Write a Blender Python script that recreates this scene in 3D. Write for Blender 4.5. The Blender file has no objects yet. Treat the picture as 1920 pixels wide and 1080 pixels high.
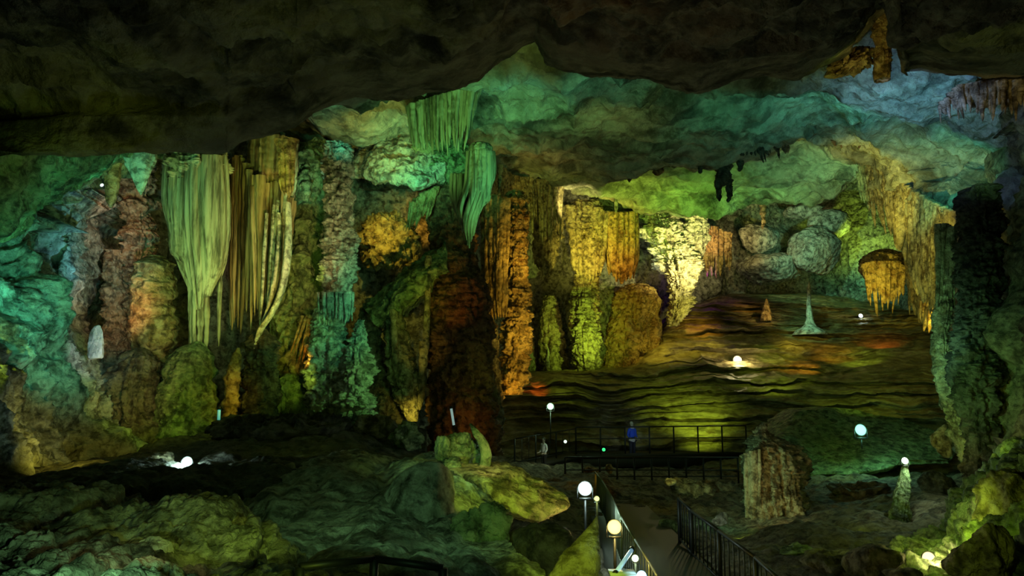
import bpy, bmesh, math, random
import numpy as np
from mathutils import Vector, Matrix
C = bpy.context.scene
COL = C.collection
PI = math.pi
rnd = random.Random(7)

# ------------------------------------------------------------------ camera
F = 1280.0
CZ = 6.0
PITCH = math.atan(160 / F)
cp, sp = math.cos(PITCH), math.sin(PITCH)
cam = bpy.data.cameras.new('camera')
cam.sensor_width = 36; cam.lens = 24; cam.clip_end = 300; cam.clip_start = 0.1
camo = bpy.data.objects.new('camera', cam); COL.objects.link(camo)
camo.location = (0, 0, CZ); camo.rotation_euler = (PI / 2 + PITCH, 0, 0)
C.camera = camo
C.view_settings.view_transform = 'Standard'
C.view_settings.look = 'None'
C.view_settings.gamma = 1
C.view_settings.use_curve_mapping = False
C.view_settings.exposure = -0.3
w = bpy.data.worlds.new('cave_dark'); C.world = w; w.use_nodes = True
w.node_tree.nodes['Background'].inputs[0].default_value = (0.02, 0.05, 0.02, 1)
w.node_tree.nodes['Background'].inputs[1].default_value = 0.01
C.cycles.max_bounces = 4; C.cycles.diffuse_bounces = 1; C.cycles.glossy_bounces = 2
C.cycles.sample_clamp_indirect = 2.0
C.cycles.use_light_tree = True


def P(x, y, Y):
    """point of the cave seen at picture position (x, y) and Y metres in front of the viewer"""
    a = (np.asarray(x, float) - 960) / F
    b = (540 - np.asarray(y, float)) / F
    dy = cp - b * sp
    dz = sp + b * cp
    Y = np.asarray(Y, float)
    return np.stack(np.broadcast_arrays(a / dy * Y, Y, CZ + dz / dy * Y), -1)


def V(x, y, Y):
    return Vector([float(t) for t in P(x, y, Y)])


# ------------------------------------------------------------------ lights
GREEN = (0.42, 1.0, 0.32); TEAL = (0.18, 0.95, 0.60); BLUE = (0.28, 0.82, 1.0); YEL = (1.0, 0.90, 0.18)
AMB = (1.0, 0.58, 0.09); LIME = (0.72, 1.0, 0.14); RED = (1.0, 0.30, 0.06); WHT = (0.85, 1.0, 0.75); PUR = (0.5, 0.05, 1.0)


def vivid(c, k=1.35):
    return tuple(t ** k for t in c)


def spot(px, py, Y, tx, ty, tY, col, W, size=70, blend=0.9, r=0.12):
    l = bpy.data.lights.new('added_spot_light', 'SPOT'); l.energy = W; l.color = vivid(col)
    l.spot_size = math.radians(size); l.spot_blend = blend; l.shadow_soft_size = r
    o = bpy.data.objects.new('added_spot_light', l); COL.objects.link(o)
    a, b = V(px, py, Y), V(tx, ty, tY)
    o.location = a; o.rotation_euler = (b - a).to_track_quat('-Z', 'Y').to_euler()


def point(px, py, Y, col, W, r=0.15):
    l = bpy.data.lights.new('added_point_light', 'POINT'); l.energy = W; l.color = col; l.shadow_soft_size = r
    o = bpy.data.objects.new('added_point_light', l); COL.objects.link(o); o.location = V(px, py, Y)


PINK = (1.0, .62, .38); SAND = (1.0, .78, .34); PALEG = (.62, 1.0, .38); TEALG = (.24, 1.0, .50); MINT = (.45, 1.0, .65); GOLD = (1.0, .74, .15)
LIMEG = (.48, 1.0, .16); PEACH = (1.0, .62, .40); YELW = (1.0, .90, .38); LAV = (.32, .52, 1.0); MINTG = (.5, 1.0, .5)
LAVW = (.85, .88, 1.0)
# <lights>
ADDED_SPOTS = [  # unseen spots added per lit patch, from (px, py, Y), aimed at (px, py, Y), colour, watts
    (196, 660, 13.9, 100, 540, 17.3, TEAL, 400),
    (246, 530, 19.3, 150, 440, 21.5, BLUE, 260),
    (216, 690, 15.0, 120, 600, 17.2, TEAL, 120),
    (-88, 630, 12.4, 40, 660, 14.7, LIME, 110),
    (186, 820, 13.0, 90, 850, 15.3, YEL, 170),
    (40, 570, 14.9, 40, 480, 17.2, TEAL, 90),
    (60, 430, 12.3, 60, 340, 15.3, GREEN, 36),
    (165, 375, 15.0, 165, 300, 16.9, TEAL, 45),
    (166, 380, 17.5, 262, 320, 19.3, TEAL, 90),
    (212, 395, 19.4, 212, 350, 20.5, AMB, 8),
    (208, 390, 21.1, 240, 420, 23.7, PINK, 170),
    (231, 600, 20.0, 215, 540, 23.0, PINK, 200),
    (278, 775, 18.2, 230, 700, 20.4, SAND, 80),
    (386, 625, 18.3, 290, 580, 21.7, SAND, 90),
    (326, 770, 17.9, 230, 770, 20.1, LIME, 50),
    (221, 510, 16.2, 365, 450, 20.7, PALEG, 520),
    (612, 400, 19.0, 420, 400, 21.2, GREEN, 160),
    (370, 650, 18.9, 370, 560, 21.1, PALEG, 90),
    (509, 680, 18.1, 365, 740, 20.4, LIME, 120),
    (467, 730, 19.6, 435, 745, 20.6, AMB, 26),
    (518, 620, 20.0, 470, 560, 22.2, YEL, 130),
    (626, 510, 19.1, 530, 450, 21.4, SAND, 460),
    (575, 365, 22.3, 575, 320, 24.0, MINT, 110),
    (510, 435, 20.2, 510, 330, 22.5, YEL, 50),
    (592, 530, 21.3, 560, 470, 23.2, LIME, 40),
    (597, 635, 20.5, 565, 590, 22.3, GREEN, 40),
    (572, 685, 21.2, 556, 640, 22.7, AMB, 50),
    (762, 400, 20.8, 650, 370, 22.7, SAND, 120),
    (767, 510, 20.3, 655, 480, 22.2, MINTG, 200),
    (736, 595, 19.5, 640, 580, 21.3, TEALG, 170),
    (786, 685, 19.7, 690, 700, 21.5, GREEN, 170),
    (584, 720, 20.7, 520, 690, 22.5, LIME, 40),
    (748, 355, 22.4, 780, 310, 25.8, TEALG, 560),
    (722, 335, 22.7, 690, 290, 26.1, YEL, 120),
    (688, 390, 25.1, 720, 450, 27.3, YEL, 330),
    (806, 460, 30.0, 790, 400, 31.5, AMB, 130),
    (818, 585, 22.1, 770, 540, 24.3, LIME, 90),
    (772, 787, 23.9, 772, 775, 24.8, YEL, 45),
    (763, 700, 23.5, 795, 640, 24.7, YEL, 26),
    (850, 610, 22.9, 850, 520, 25.2, AMB, 50),
    (902, 800, 22.2, 870, 800, 23.7, AMB, 22),
    (953, 700, 22.7, 905, 700, 24.2, LIME, 16),
    (776, 320, 19.1, 840, 230, 21.8, GREEN, 330),
    (1012, 380, 19.7, 900, 320, 22.0, TEALG, 260),
    (918, 460, 20.2, 870, 400, 22.1, GREEN, 70),
    (1018, 530, 25.8, 970, 440, 28.0, GOLD, 420),
    (1018, 645, 25.2, 970, 600, 27.4, GOLD, 330),
    (1013, 735, 25.4, 965, 690, 27.0, GOLD, 120),
    (890, 620, 25.3, 922, 500, 27.5, SAND, 120),
    (971, 750, 25.9, 955, 735, 26.9, AMB, 60),
    (1021, 722, 34.2, 1005, 737, 35.1, RED, 45),
    (1060, 688, 33.9, 1060, 733, 35.1, LIME, 25),
    (940, 450, 37.0, 940, 360, 38.9, YEL, 50),
    (1005, 470, 31.0, 1005, 380, 34.0, LIME, 130),
    (1040, 550, 35.8, 1040, 460, 38.8, LIME, 25),
    (1079, 525, 36.3, 1095, 450, 39.7, YEL, 1300),
    (1132, 650, 36.1, 1100, 620, 39.5, LIME, 1000),
    (1176, 525, 36.2, 1160, 480, 39.2, AMB, 420),
    (1126, 540, 37.7, 1190, 600, 41.4, AMB, 170),
    (1040, 600, 38.7, 1040, 600, 41.7, YEL, 60),
    (1225, 475, 39.2, 1225, 430, 42.2, LIME, 260),
    (1323, 515, 37.5, 1275, 470, 41.3, YELW, 3600),
    (1318, 590, 38.4, 1270, 560, 41.4, YEL, 380),
    (1193, 510, 41.2, 1225, 480, 42.7, WHT, 90),
    (1070, 404.5, 34.8, 1070, 352, 37.4, YELW, 520),
    (1180, 465, 34.4, 1180, 375, 38.2, LIME, 1000),
    (1300, 470, 34.5, 1300, 395, 38.2, LIMEG, 650),
    (1345, 475, 43.0, 1345, 430, 45.2, PEACH, 400),
    (1498, 455, 41.1, 1530, 470, 46.3, MINT, 1100),
    (1398, 455, 43.4, 1430, 440, 47.2, SAND, 600),
    (1500, 440, 44.9, 1500, 395, 47.9, TEAL, 90),
    (1434, 470, 50.2, 1450, 380, 53.2, YEL, 120),
    (1604, 475, 45.7, 1620, 430, 50.2, LIME, 1300),
    (1600, 520, 47.4, 1600, 520, 50.4, TEALG, 160),
    (1655, 545, 37.7, 1655, 530, 40.4, YEL, 550),
    (1741, 620, 25.2, 1725, 560, 27.4, YEL, 200),
    (1586, 425, 24.9, 1650, 350, 28.7, YEL, 900),
    (1640, 490, 21.2, 1720, 430, 25.0, YEL, 700),
    (1000, 320, 20.9, 1000, 230, 25.4, GREEN, 165),
    (960, 255, 20.0, 960, 165, 22.3, TEAL, 90),
    (1020, 180, 17.4, 1020, 120, 19.7, LIME, 60),
    (1110, 235, 19.0, 1110, 175, 22.0, TEAL, 112.5),
    (1140, 330, 22.5, 1140, 240, 25.5, YEL, 60),
    (1260, 300, 20.1, 1260, 210, 23.9, GREEN, 67.5),
    (1400, 320, 21.2, 1400, 230, 25.0, TEAL, 195),
    (1560, 305, 21.0, 1560, 200, 24.4, TEAL, 225),
    (1600, 240, 17.8, 1600, 150, 20.1, LIME, 40),
    (1702, 300, 17.9, 1670, 210, 20.9, BLUE, 390),
    (1654, 240, 16.5, 1750, 180, 19.9, LAV, 420),
    (1530, 460, 30.2, 1530, 340, 33.9, TEALG, 650),
    (1440, 460, 34.6, 1440, 370, 38.3, GREEN, 330),
    (1330, 440, 32.6, 1330, 350, 36.3, LIMEG, 330),
    (1768, 360, 21.1, 1800, 300, 24.1, TEAL, 247.5),
    (1850, 350, 18.1, 1850, 260, 21.1, GREEN, 30),
    (1688, 430, 23.3, 1720, 340, 25.5, TEAL, 90),
    (1000, 390, 28.7, 1000, 300, 31.7, AMB, 50),
    (720, 300, 22.8, 720, 225, 25.0, YEL, 150),
    (645, 290, 21.7, 645, 215, 24.0, TEAL, 60),
    (500, 355, 20.2, 500, 280, 22.4, LIME, 50),
    (200, 330, 10.0, 200, 180, 13.7, LIME, 26),
    (450, 310, 7.9, 450, 130, 12.4, LIME, 24),
    (720, 290, 9.0, 720, 110, 13.5, LIME, 40),
    (140, 340, 11.5, 140, 250, 13.8, LIME, 30),
    (1150, 270, 9.4, 1150, 90, 13.9, AMB, 30),
    (1607, 140, 15.3, 1655, 80, 16.8, SAND, 36),
    (1600, 175, 15.1, 1600, 115, 16.6, LIME, 30),
    (1850, 200, 11.4, 1850, 110, 14.4, LIME, 24),
    (1850, 265, 15.1, 1850, 190, 17.0, SAND, 50),
    (1240, 595, 38.2, 1240, 655, 40.1, YEL, 220),
    (1326, 575, 40.9, 1310, 620, 42.6, AMB, 130),
    (1336, 605, 39.1, 1320, 650, 40.6, YEL, 100),
    (1400, 550, 43.7, 1400, 580, 44.9, AMB, 30),
    (1486, 615, 38.8, 1486, 645, 40.2, YEL, 80),
    (1532, 658, 36.2, 1500, 688, 37.5, AMB, 90),
    (1560, 626, 37.4, 1560, 662, 38.9, AMB, 70),
    (1650, 616, 37.5, 1650, 646, 38.8, RED, 60),
    (1610, 639, 36.0, 1610, 675, 37.7, LIME, 80),
    (1450, 634, 37.6, 1450, 670, 38.9, LIME, 50),
    (1502, 570, 39.4, 1518, 600, 41.2, MINT, 160),
    (1453, 585, 41.4, 1437, 585, 42.9, SAND, 70),
    (1310, 730, 32.2, 1310, 790, 34.5, LIME, 300),
    (1320, 801, 32.1, 1320, 822, 33.3, LIME, 70),
    (1450, 670, 33.5, 1450, 715, 35.8, LIME, 110),
    (1250, 690, 33.3, 1250, 750, 35.6, LIME, 110),
    (1600, 700, 29.6, 1600, 760, 32.6, LIME, 90),
    (1700, 650, 29.9, 1700, 740, 32.2, YEL, 24),
    (1588, 795, 24.7, 1620, 870, 26.5, LIMEG, 60),
    (1560, 845, 24.7, 1560, 890, 26.0, LIME, 22),
    (1685, 655, 18.1, 1765, 640, 20.1, MINT, 170),
    (1700, 750, 16.7, 1780, 720, 18.6, GREEN, 200),
    (1734, 590, 16.3, 1830, 590, 18.5, TEALG, 40),
    (1736, 860, 17.6, 1800, 830, 19.1, YEL, 26),
    (1836, 765, 15.2, 1900, 720, 17.5, LIME, 14),
    (1826, 830, 15.2, 1890, 800, 17.4, LIME, 34),
    (1740, 826, 21.8, 1772, 826, 22.8, YEL, 12),
    (1736, 950, 10.5, 1800, 980, 12.3, LIME, 130),
    (1742, 1010, 11.2, 1742, 1040, 12.0, YELW, 16),
    (1816, 910, 9.2, 1880, 940, 10.7, LIME, 30),
    (1784, 1010, 6.9, 1880, 1040, 8.4, LIME, 16),
    (1256, 925, 18.0, 1400, 910, 19.9, MINT, 170),
    (1418, 950, 17.4, 1450, 920, 19.6, SAND, 80),
    (1378, 1005, 17.4, 1410, 990, 18.3, LIME, 16),
    (1564, 960, 15.7, 1660, 960, 17.6, LIME, 16),
    (1400, 950, 9.5, 1400, 1040, 11.7, LIME, 22),
    (1560, 930, 12.4, 1560, 1020, 14.6, LIME, 22),
    (1264, 885, 20.0, 1280, 915, 21.5, YEL, 16),
    (1334, 960, 16.6, 1350, 975, 17.4, WHT, 6),
    (176, 1070, 3.9, 80, 1010, 5.8, MINTG, 70),
    (474, 925, 5.8, 410, 985, 7.0, LIME, 22),
    (576, 1110, 4.4, 480, 1050, 5.9, LIME, 16),
    (275, 955, 4.9, 275, 1030, 5.9, YELW, 8),
    (600, 870, 7.6, 600, 960, 9.9, MINTG, 22),
    (760, 890, 6.5, 760, 980, 8.8, MINTG, 26),
    (740, 960, 3.7, 740, 1050, 5.6, MINTG, 16),
    (781, 855, 10.5, 845, 870, 12.3, MINTG, 60),
    (932, 850, 11.4, 900, 850, 12.6, SAND, 26),
    (977, 830, 9.5, 945, 920, 11.5, LIME, 170),
    (1072, 965, 7.0, 1088, 1040, 8.4, LIME, 60),
    (880, 935, 7.8, 880, 1010, 9.3, MINTG, 14),
    (560, 785, 14.1, 560, 830, 16.3, LIME, 16),
    (314, 855, 13.5, 330, 870, 14.3, LIME, 5),
    (197, 676, 18.2, 181, 646, 19.5, LAVW, 60),
    (1128, 873, 22.5, 1112, 882, 23.7, AMB, 26),
]
for q in ADDED_SPOTS: spot(*q, 88, 1.0, .06)
# </lights>
point(1328, 520, 45, PUR, 22)  # unseen violet light added beside the hanging fringe


# ------------------------------------------------------------------ numpy noise
def _h(ix, iy, iz, s):
    n = (ix.astype(np.int64) * 374761393 + iy.astype(np.int64) * 668265263 + iz.astype(np.int64) * 2147483647 + s * 974634777) & 0xffffffff
    n = ((n ^ (n >> 13)) * 1274126177) & 0xffffffff
    n = ((n ^ (n >> 16)) * 2246822519) & 0xffffffff
    return ((n ^ (n >> 15)) & 0xffffff) / float(0xffffff) * 2 - 1


def noise(p, s=0):
    i = np.floor(p); f = p - i; u = f * f * f * (f * (f * 6 - 15) + 10)
    i = i.astype(np.int64); x, y, z = i[..., 0], i[..., 1], i[..., 2]
    ux, uy, uz = u[..., 0], u[..., 1], u[..., 2]
    def L(a, b, t): return a + (b - a) * t
    c = [[[_h(x + a, y + b, z + d, s) for d in (0, 1)] for b in (0, 1)] for a in (0, 1)]
    return L(L(L(c[0][0][0], c[1][0][0], ux), L(c[0][1][0], c[1][1][0], ux), uy),
             L(L(c[0][0][1], c[1][0][1], ux), L(c[0][1][1], c[1][1][1], ux), uy), uz)


def fbm(p, sc, octv=4, s=0, ridge=False, gain=0.5):
    p = np.asarray(p) * np.asarray(sc) + 31.7
    a, t, tot = 1.0, 0.0, 0.0
    for k in range(octv):
        n = noise(p, s + k * 17)
        if ridge: n = 1 - 2 * np.abs(n) ** 0.8
        t = t + a * n; tot += a; a *= gain; p = p * 2.03 + 11.3
    return t / tot


# ------------------------------------------------------------------ materials
def rock(name, c1, c2, c3, scale=1.0, streak=1.0, bump=1.0, psc=4.0, rough=0.72, spec=0.35, pit_shade=0.3):
    m = bpy.data.materials.new(name); m.use_nodes = True
    nt = m.node_tree; nd = nt.nodes; ln = nt.links
    b = nd['Principled BSDF']
    tc = nd.new('ShaderNodeTexCoord'); mp = nd.new('ShaderNodeMapping')
    mp.inputs['Scale'].default_value = (scale, scale, scale * streak)
    ln.new(tc.outputs['Object'], mp.inputs[0])
    n1 = nd.new('ShaderNodeTexNoise'); n1.inputs['Scale'].default_value = 0.9; n1.inputs['Detail'].default_value = 8; n1.inputs['Roughness'].default_value = 0.62; n1.inputs['Distortion'].default_value = 0.6
    n2 = nd.new('ShaderNodeTexNoise'); n2.inputs['Scale'].default_value = 3.7; n2.inputs['Detail'].default_value = 7; n2.inputs['Roughness'].default_value = 0.7
    for n in (n1, n2): ln.new(mp.outputs[0], n.inputs['Vector'])
    r1 = nd.new('ShaderNodeValToRGB'); e = r1.color_ramp.elements
    e[0].position = 0.36; e[0].color = (*c2, 1); e[1].position = 0.56; e[1].color = (*c1, 1)
    r2 = nd.new('ShaderNodeValToRGB'); e = r2.color_ramp.elements
    e[0].position = 0.44; e[0].color = (0, 0, 0, 1); e[1].position = 0.62; e[1].color = (1, 1, 1, 1)
    ln.new(n1.outputs[0], r1.inputs[0]); ln.new(n2.outputs[0], r2.inputs[0])
    mx = nd.new('ShaderNodeMix'); mx.data_type = 'RGBA'
    mx.inputs['B'].default_value = (*c3, 1)
    ln.new(r2.outputs[0], mx.inputs['Factor']); ln.new(r1.outputs[0], mx.inputs['A'])
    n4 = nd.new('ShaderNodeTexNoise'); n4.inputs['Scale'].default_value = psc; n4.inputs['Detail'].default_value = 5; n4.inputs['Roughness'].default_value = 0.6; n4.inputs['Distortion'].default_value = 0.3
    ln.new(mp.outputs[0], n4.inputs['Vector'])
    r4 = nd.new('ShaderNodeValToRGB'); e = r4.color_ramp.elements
    e[0].position = 0.38; e[0].color = (pit_shade, pit_shade, pit_shade, 1); e[1].position = 0.52; e[1].color = (1, 1, 1, 1)  # random dark blotches painted into the colour as crevice shade
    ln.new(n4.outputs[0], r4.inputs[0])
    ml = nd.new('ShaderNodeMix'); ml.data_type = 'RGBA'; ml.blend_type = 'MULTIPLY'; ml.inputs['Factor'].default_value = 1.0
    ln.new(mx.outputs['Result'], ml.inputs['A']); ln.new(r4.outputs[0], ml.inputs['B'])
    ln.new(ml.outputs['Result'], b.inputs['Base Color'])
    n3 = nd.new('ShaderNodeTexNoise'); n3.inputs['Scale'].default_value = 1.6; n3.inputs['Detail'].default_value = 9; n3.inputs['Roughness'].default_value = 0.62
    ln.new(mp.outputs[0], n3.inputs['Vector'])
    v = nd.new('ShaderNodeTexVoronoi'); v.inputs['Scale'].default_value = 3.0; v.distance = 'EUCLIDEAN'
    ln.new(mp.outputs[0], v.inputs['Vector'])
    ad = nd.new('ShaderNodeMath'); ad.operation = 'MULTIPLY_ADD'; ad.inputs[1].default_value = 0.25
    ln.new(v.outputs['Distance'], ad.inputs[0]); ln.new(n3.outputs[0], ad.inputs[2])
    bp = nd.new('ShaderNodeBump'); bp.inputs['Strength'].default_value = 1.0; bp.inputs['Distance'].default_value = 0.4 * bump / scale
    ln.new(ad.outputs[0], bp.inputs['Height']); ln.new(bp.outputs[0], b.inputs['Normal'])
    b.inputs['Roughness'].default_value = rough
    b.inputs['Specular IOR Level'].default_value = spec
    return m


def plain(name, col, rough=0.6, metal=0.0, emit=None, power=0):
    m = bpy.data.materials.new(name); m.use_nodes = True; b = m.node_tree.nodes['Principled BSDF']
    b.inputs['Base Color'].default_value = (*col, 1); b.inputs['Roughness'].default_value = rough; b.inputs['Metallic'].default_value = metal
    nt = m.node_tree
    n = nt.nodes.new('ShaderNodeTexNoise'); n.inputs['Scale'].default_value = 25
    bp = nt.nodes.new('ShaderNodeBump'); bp.inputs['Strength'].default_value = 0.15
    nt.links.new(n.outputs[0], bp.inputs['Height']); nt.links.new(bp.outputs[0], b.inputs['Normal'])
    if emit: b.inputs['Emission Color'].default_value = (*emit, 1); b.inputs['Emission Strength'].default_value = power
    return m


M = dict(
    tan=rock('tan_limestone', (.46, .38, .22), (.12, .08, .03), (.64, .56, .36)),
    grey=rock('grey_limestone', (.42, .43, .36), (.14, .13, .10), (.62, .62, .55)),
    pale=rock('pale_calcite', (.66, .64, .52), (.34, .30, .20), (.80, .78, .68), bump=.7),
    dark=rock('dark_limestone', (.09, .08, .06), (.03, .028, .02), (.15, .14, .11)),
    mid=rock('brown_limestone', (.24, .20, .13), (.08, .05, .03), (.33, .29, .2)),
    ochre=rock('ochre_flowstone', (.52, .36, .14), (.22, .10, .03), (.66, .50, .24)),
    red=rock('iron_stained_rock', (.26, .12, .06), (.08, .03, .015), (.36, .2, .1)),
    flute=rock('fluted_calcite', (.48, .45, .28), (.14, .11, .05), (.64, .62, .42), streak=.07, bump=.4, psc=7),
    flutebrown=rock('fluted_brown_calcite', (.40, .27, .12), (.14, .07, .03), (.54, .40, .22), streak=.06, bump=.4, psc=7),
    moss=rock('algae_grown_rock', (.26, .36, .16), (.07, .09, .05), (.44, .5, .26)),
    terr=rock('terraced_flowstone', (.42, .34, .15), (.14, .09, .04), (.54, .46, .24), scale=.6, streak=2.5, bump=.3, rough=.45, psc=2, pit_shade=.5),
    white=rock('lit_white_rock', (.8, .8, .82), (.6, .6, .62), (.85, .85, .88), pit_shade=.8),  # white tone painted to look like strongly lit rock
    dome=rock('smooth_dome_limestone', (.42, .42, .34), (.14, .15, .10), (.58, .58, .48), scale=.45, bump=.8, psc=1.6, pit_shade=.35),
    roof=rock('brown_roof_limestone', (.24, .20, .13), (.06, .05, .03), (.34, .30, .2), scale=.5, bump=1.2, psc=1.8),  # brown tone, darker than the dome limestone
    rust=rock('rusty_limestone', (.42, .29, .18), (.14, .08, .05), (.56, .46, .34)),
    metal=plain('dark_painted_steel', (.02, .02, .02), .5, .3),
    wood=plain('dark_plank', (.04, .035, .025), .8),
    path=plain('wet_concrete', (.07, .07, .06), .5),
    steel=plain('worn_steel', (.22, .24, .18), .55, .6),
)


# ------------------------------------------------------------------ mesh helpers
def add_mesh(name, Vv, Fq, mat, label=None, cat=None, group=None, kind=None, parent=None, base=None, smooth=True):
    Vv = np.asarray(Vv, float).reshape(-1, 3); Fq = np.asarray(Fq, np.int64)
    if parent is None:
        if base is None:
            lo, hi = Vv.min(0), Vv.max(0); base = np.array([(lo[0] + hi[0]) / 2, (lo[1] + hi[1]) / 2, lo[2]])
    else:
        base = np.array(parent.location)
    base = np.asarray(base, float)
    me = bpy.data.meshes.new(name)
    W = (Vv - base).astype(np.float32)
    me.vertices.add(len(W)); me.vertices.foreach_set('co', W.ravel())
    n = len(Fq); me.loops.add(n * 4); me.polygons.add(n)
    me.loops.foreach_set('vertex_index', Fq.astype(np.int32).ravel())
    me.polygons.foreach_set('loop_start', np.arange(0, n * 4, 4, dtype=np.int32))
    if smooth: me.polygons.foreach_set('use_smooth', np.ones(n, bool))
    me.update(calc_edges=True)
    me.materials.append(mat)
    o = bpy.data.objects.new(name, me); COL.objects.link(o)
    if parent is None: o.location = base
    else: o.parent = parent
    tag(o, label, cat, group, kind)
    return o


def tag(o, label=None, cat=None, group=None, kind=None):
    if label: o['label'] = label
    if cat: o['category'] = cat
    if group: o['group'] = group
    if kind: o['kind'] = kind
    return o


def empty(name, loc, label, cat, group=None):
    o = bpy.data.objects.new(name, None); COL.objects.link(o); o.location = loc; o.empty_display_size = .2
    return tag(o, label, cat, group)


def gridf(nr, nc, wrap=False, off=0):
    r = np.arange(nr - 1)[:, None]; c = np.arange(nc if wrap else nc - 1)[None, :]
    c2 = (c + 1) % nc
    return np.stack([r * nc + c, r * nc + c2, (r + 1) * nc + c2, (r + 1) * nc + c], -1).reshape(-1, 4) + off


def cr(K, n):
    """Catmull-Rom through the rows of K (k, ...) -> (n, ...)"""
    K = np.asarray(K, float); k = len(K)
    t = np.linspace(0, k - 1, n); i = np.clip(t.astype(int), 0, k - 2); f = (t - i)
    f = f.reshape((-1,) + (1,) * (K.ndim - 1))
    g = lambda j: K[np.clip(j, 0, k - 1)]
    a, b, c, d = g(i - 1), g(i), g(i + 1), g(i + 2)
    return .5 * (2 * b + (c - a) * f + (2 * a - 5 * b + 4 * c - d) * f * f + (3 * b - a - 3 * c + d) * f ** 3)


def normals(G):
    du = np.gradient(G, axis=1); dv = np.gradient(G, axis=0)
    n = np.cross(du, dv); n /= np.linalg.norm(n, axis=-1, keepdims=True) + 1e-9
    return n


def patch(rows, nr, nc, rough=(), flip=False):
    """rows of (px, py, Y) polylines -> displaced grid of points; rough = (amp, scale3, octaves, seed, ridge)"""
    R = []
    for row in rows:
        a = np.array(row, float)
        x = np.linspace(a[0, 0], a[-1, 0], 4 * nc if False else max(8, 41))
        R.append(np.stack([x, np.interp(x, a[:, 0], a[:, 1]), np.interp(x, a[:, 0], a[:, 2])], -1))
    K = np.stack(R)                       # rows, 41, 3
    G = cr(K, nr); G = np.swapaxes(cr(np.swapaxes(G, 0, 1), nc), 0, 1)
    W = P(G[..., 0], G[..., 1], G[..., 2])
    if rough:
        N = normals(W)
        if flip: N = -N
        D = 0
        for (amp, sc, oc, s, rg) in rough: D = D + amp * fbm(W, sc, oc, s, rg)
        W = W + N * D[..., None]
    return W


def skirt(W, vec):
    """give the patch real thickness: its rim is carried back by vec and closed behind"""
    W = np.asarray(W); v = np.asarray(vec, float)
    A = np.concatenate([W[:1] + v, W, W[-1:] + v], 0)
    L = A[:, :1] + v; Rr = A[:, -1:] + v
    return np.concatenate([L, A, Rr], 1)


def tube(spine, nr=160, nc=96, flute=0.0, nfl=14, lump=0.12, lumpsc=(.9, .9, .9), shelf=0.0, shelfsc=1.6, depth=1.0, seed=0, fine=.03, ridge=False, tipround=.5, twist=.1):
    """column or stalactite: spine of (px, py, half width px, Y)"""
    S = cr(np.array(spine, float), nr)
    ctr = P(S[:, 0], S[:, 1], S[:, 3]); R = np.maximum(S[:, 2], .4) / F * S[:, 3]
    th = np.linspace(0, 2 * PI, nc, endpoint=False)
    T = th[None, :]; z = ctr[:, 2][:, None]
    cx = np.cos(T); sy = np.sin(T)
    unit = np.stack(np.broadcast_arrays(cx, sy * depth, 0 * T), -1) * np.ones((nr, 1, 1))
    q = np.stack(np.broadcast_arrays(cx * 1.3, sy * 1.3, z * twist), -1)
    k = 1 + 0 * T * z
    if flute:
        ph = nfl * T / 2 + 2.2 * noise(q * 1.5 + seed, seed) + seed
        k = k + flute * (np.abs(np.sin(ph)) * 1.0 - .5) + flute * .6 * (np.abs(np.sin(ph * 2.7 + 1)) - .5)
    W0 = ctr[:, None, :] + unit * R[:, None, None]
    if ridge:
        k = k - lump * 1.5 * fbm(W0, np.array(lumpsc), 5, seed + 3, True, .62) - lump * .5
    else:
        k = k + lump * fbm(W0, np.array(lumpsc), 4, seed + 3)
    if shelf:
        zz = W0[..., 2] + .25 * fbm(W0, (1.2, 1.2, .6), 2, seed + 9)
        s = noise(np.stack([zz * 0, zz * 0, zz * shelfsc], -1), seed + 5) * .6 + noise(np.stack([zz * 0, zz * 0, zz * shelfsc * 2.7], -1), seed + 6) * .4
        k = k + shelf * s * (1 + .5 * fbm(W0, (1.5, 1.5, .3), 2, seed + 12))
    W = ctr[:, None, :] + unit * (R[:, None] * np.maximum(k, .25))[..., None]
    if fine:
        n = unit / (np.linalg.norm(unit, axis=-1, keepdims=True) + 1e-9)
        W = W - n * (fine * 1.7 * fbm(W, (3.4, 3.4, 4), 3, seed + 21, True, .6))[..., None] * np.minimum(1, R / .3)[:, None, None]
    return W.reshape(-1, 3), gridf(nr, nc, True)


def join(parts):
    Vs, Fs, o = [], [], 0
    for v, f in parts:
        v = np.asarray(v).reshape(-1, 3); Vs.append(v); Fs.append(np.asarray(f) + o); o += len(v)
    return np.concatenate(Vs), np.concatenate(Fs)


def strand(x0, y0, x1, y1, w0, w1, Y, Y1=None, n=50, nc=12, seed=0, wob=.25, tip=.15, bulge=0):
    """one flute or thin stalactite from (x0,y0) down to (x1,y1)"""
    t = np.linspace(0, 1, n); Y1 = Y if Y1 is None else Y1
    w = w0 + (w1 - w0) * t ** .8
    w = w * (1 + bulge * np.sin(PI * t)) * np.where(t > 1 - tip, np.sqrt(np.clip((1 - t) / tip, 0, 1)), 1)
    nx = noise(np.stack([t * 3 + seed, t * 0 + seed * .37, t * 0], -1), seed)
    x = x0 + (x1 - x0) * t + wob * w0 * nx
    y = y0 + (y1 - y0) * t; YY = Y + (Y1 - Y) * t
    ctr = P(x, y, YY); R = np.maximum(w, .15) / F * YY
    R = R * (1 + .22 * noise(np.stack([t * 9, t * 0 + seed, t * 0], -1), seed + 2) + .12 * noise(np.stack([t * 31, t * 0 + seed, t * 0], -1), seed + 3))
    th = np.linspace(0, 2 * PI, nc, endpoint=False)
    W = ctr[:, None] + np.stack([np.cos(th), np.sin(th), 0 * th], -1)[None] * R[:, None, None]
    return W.reshape(-1, 3), gridf(n, nc, True)


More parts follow.
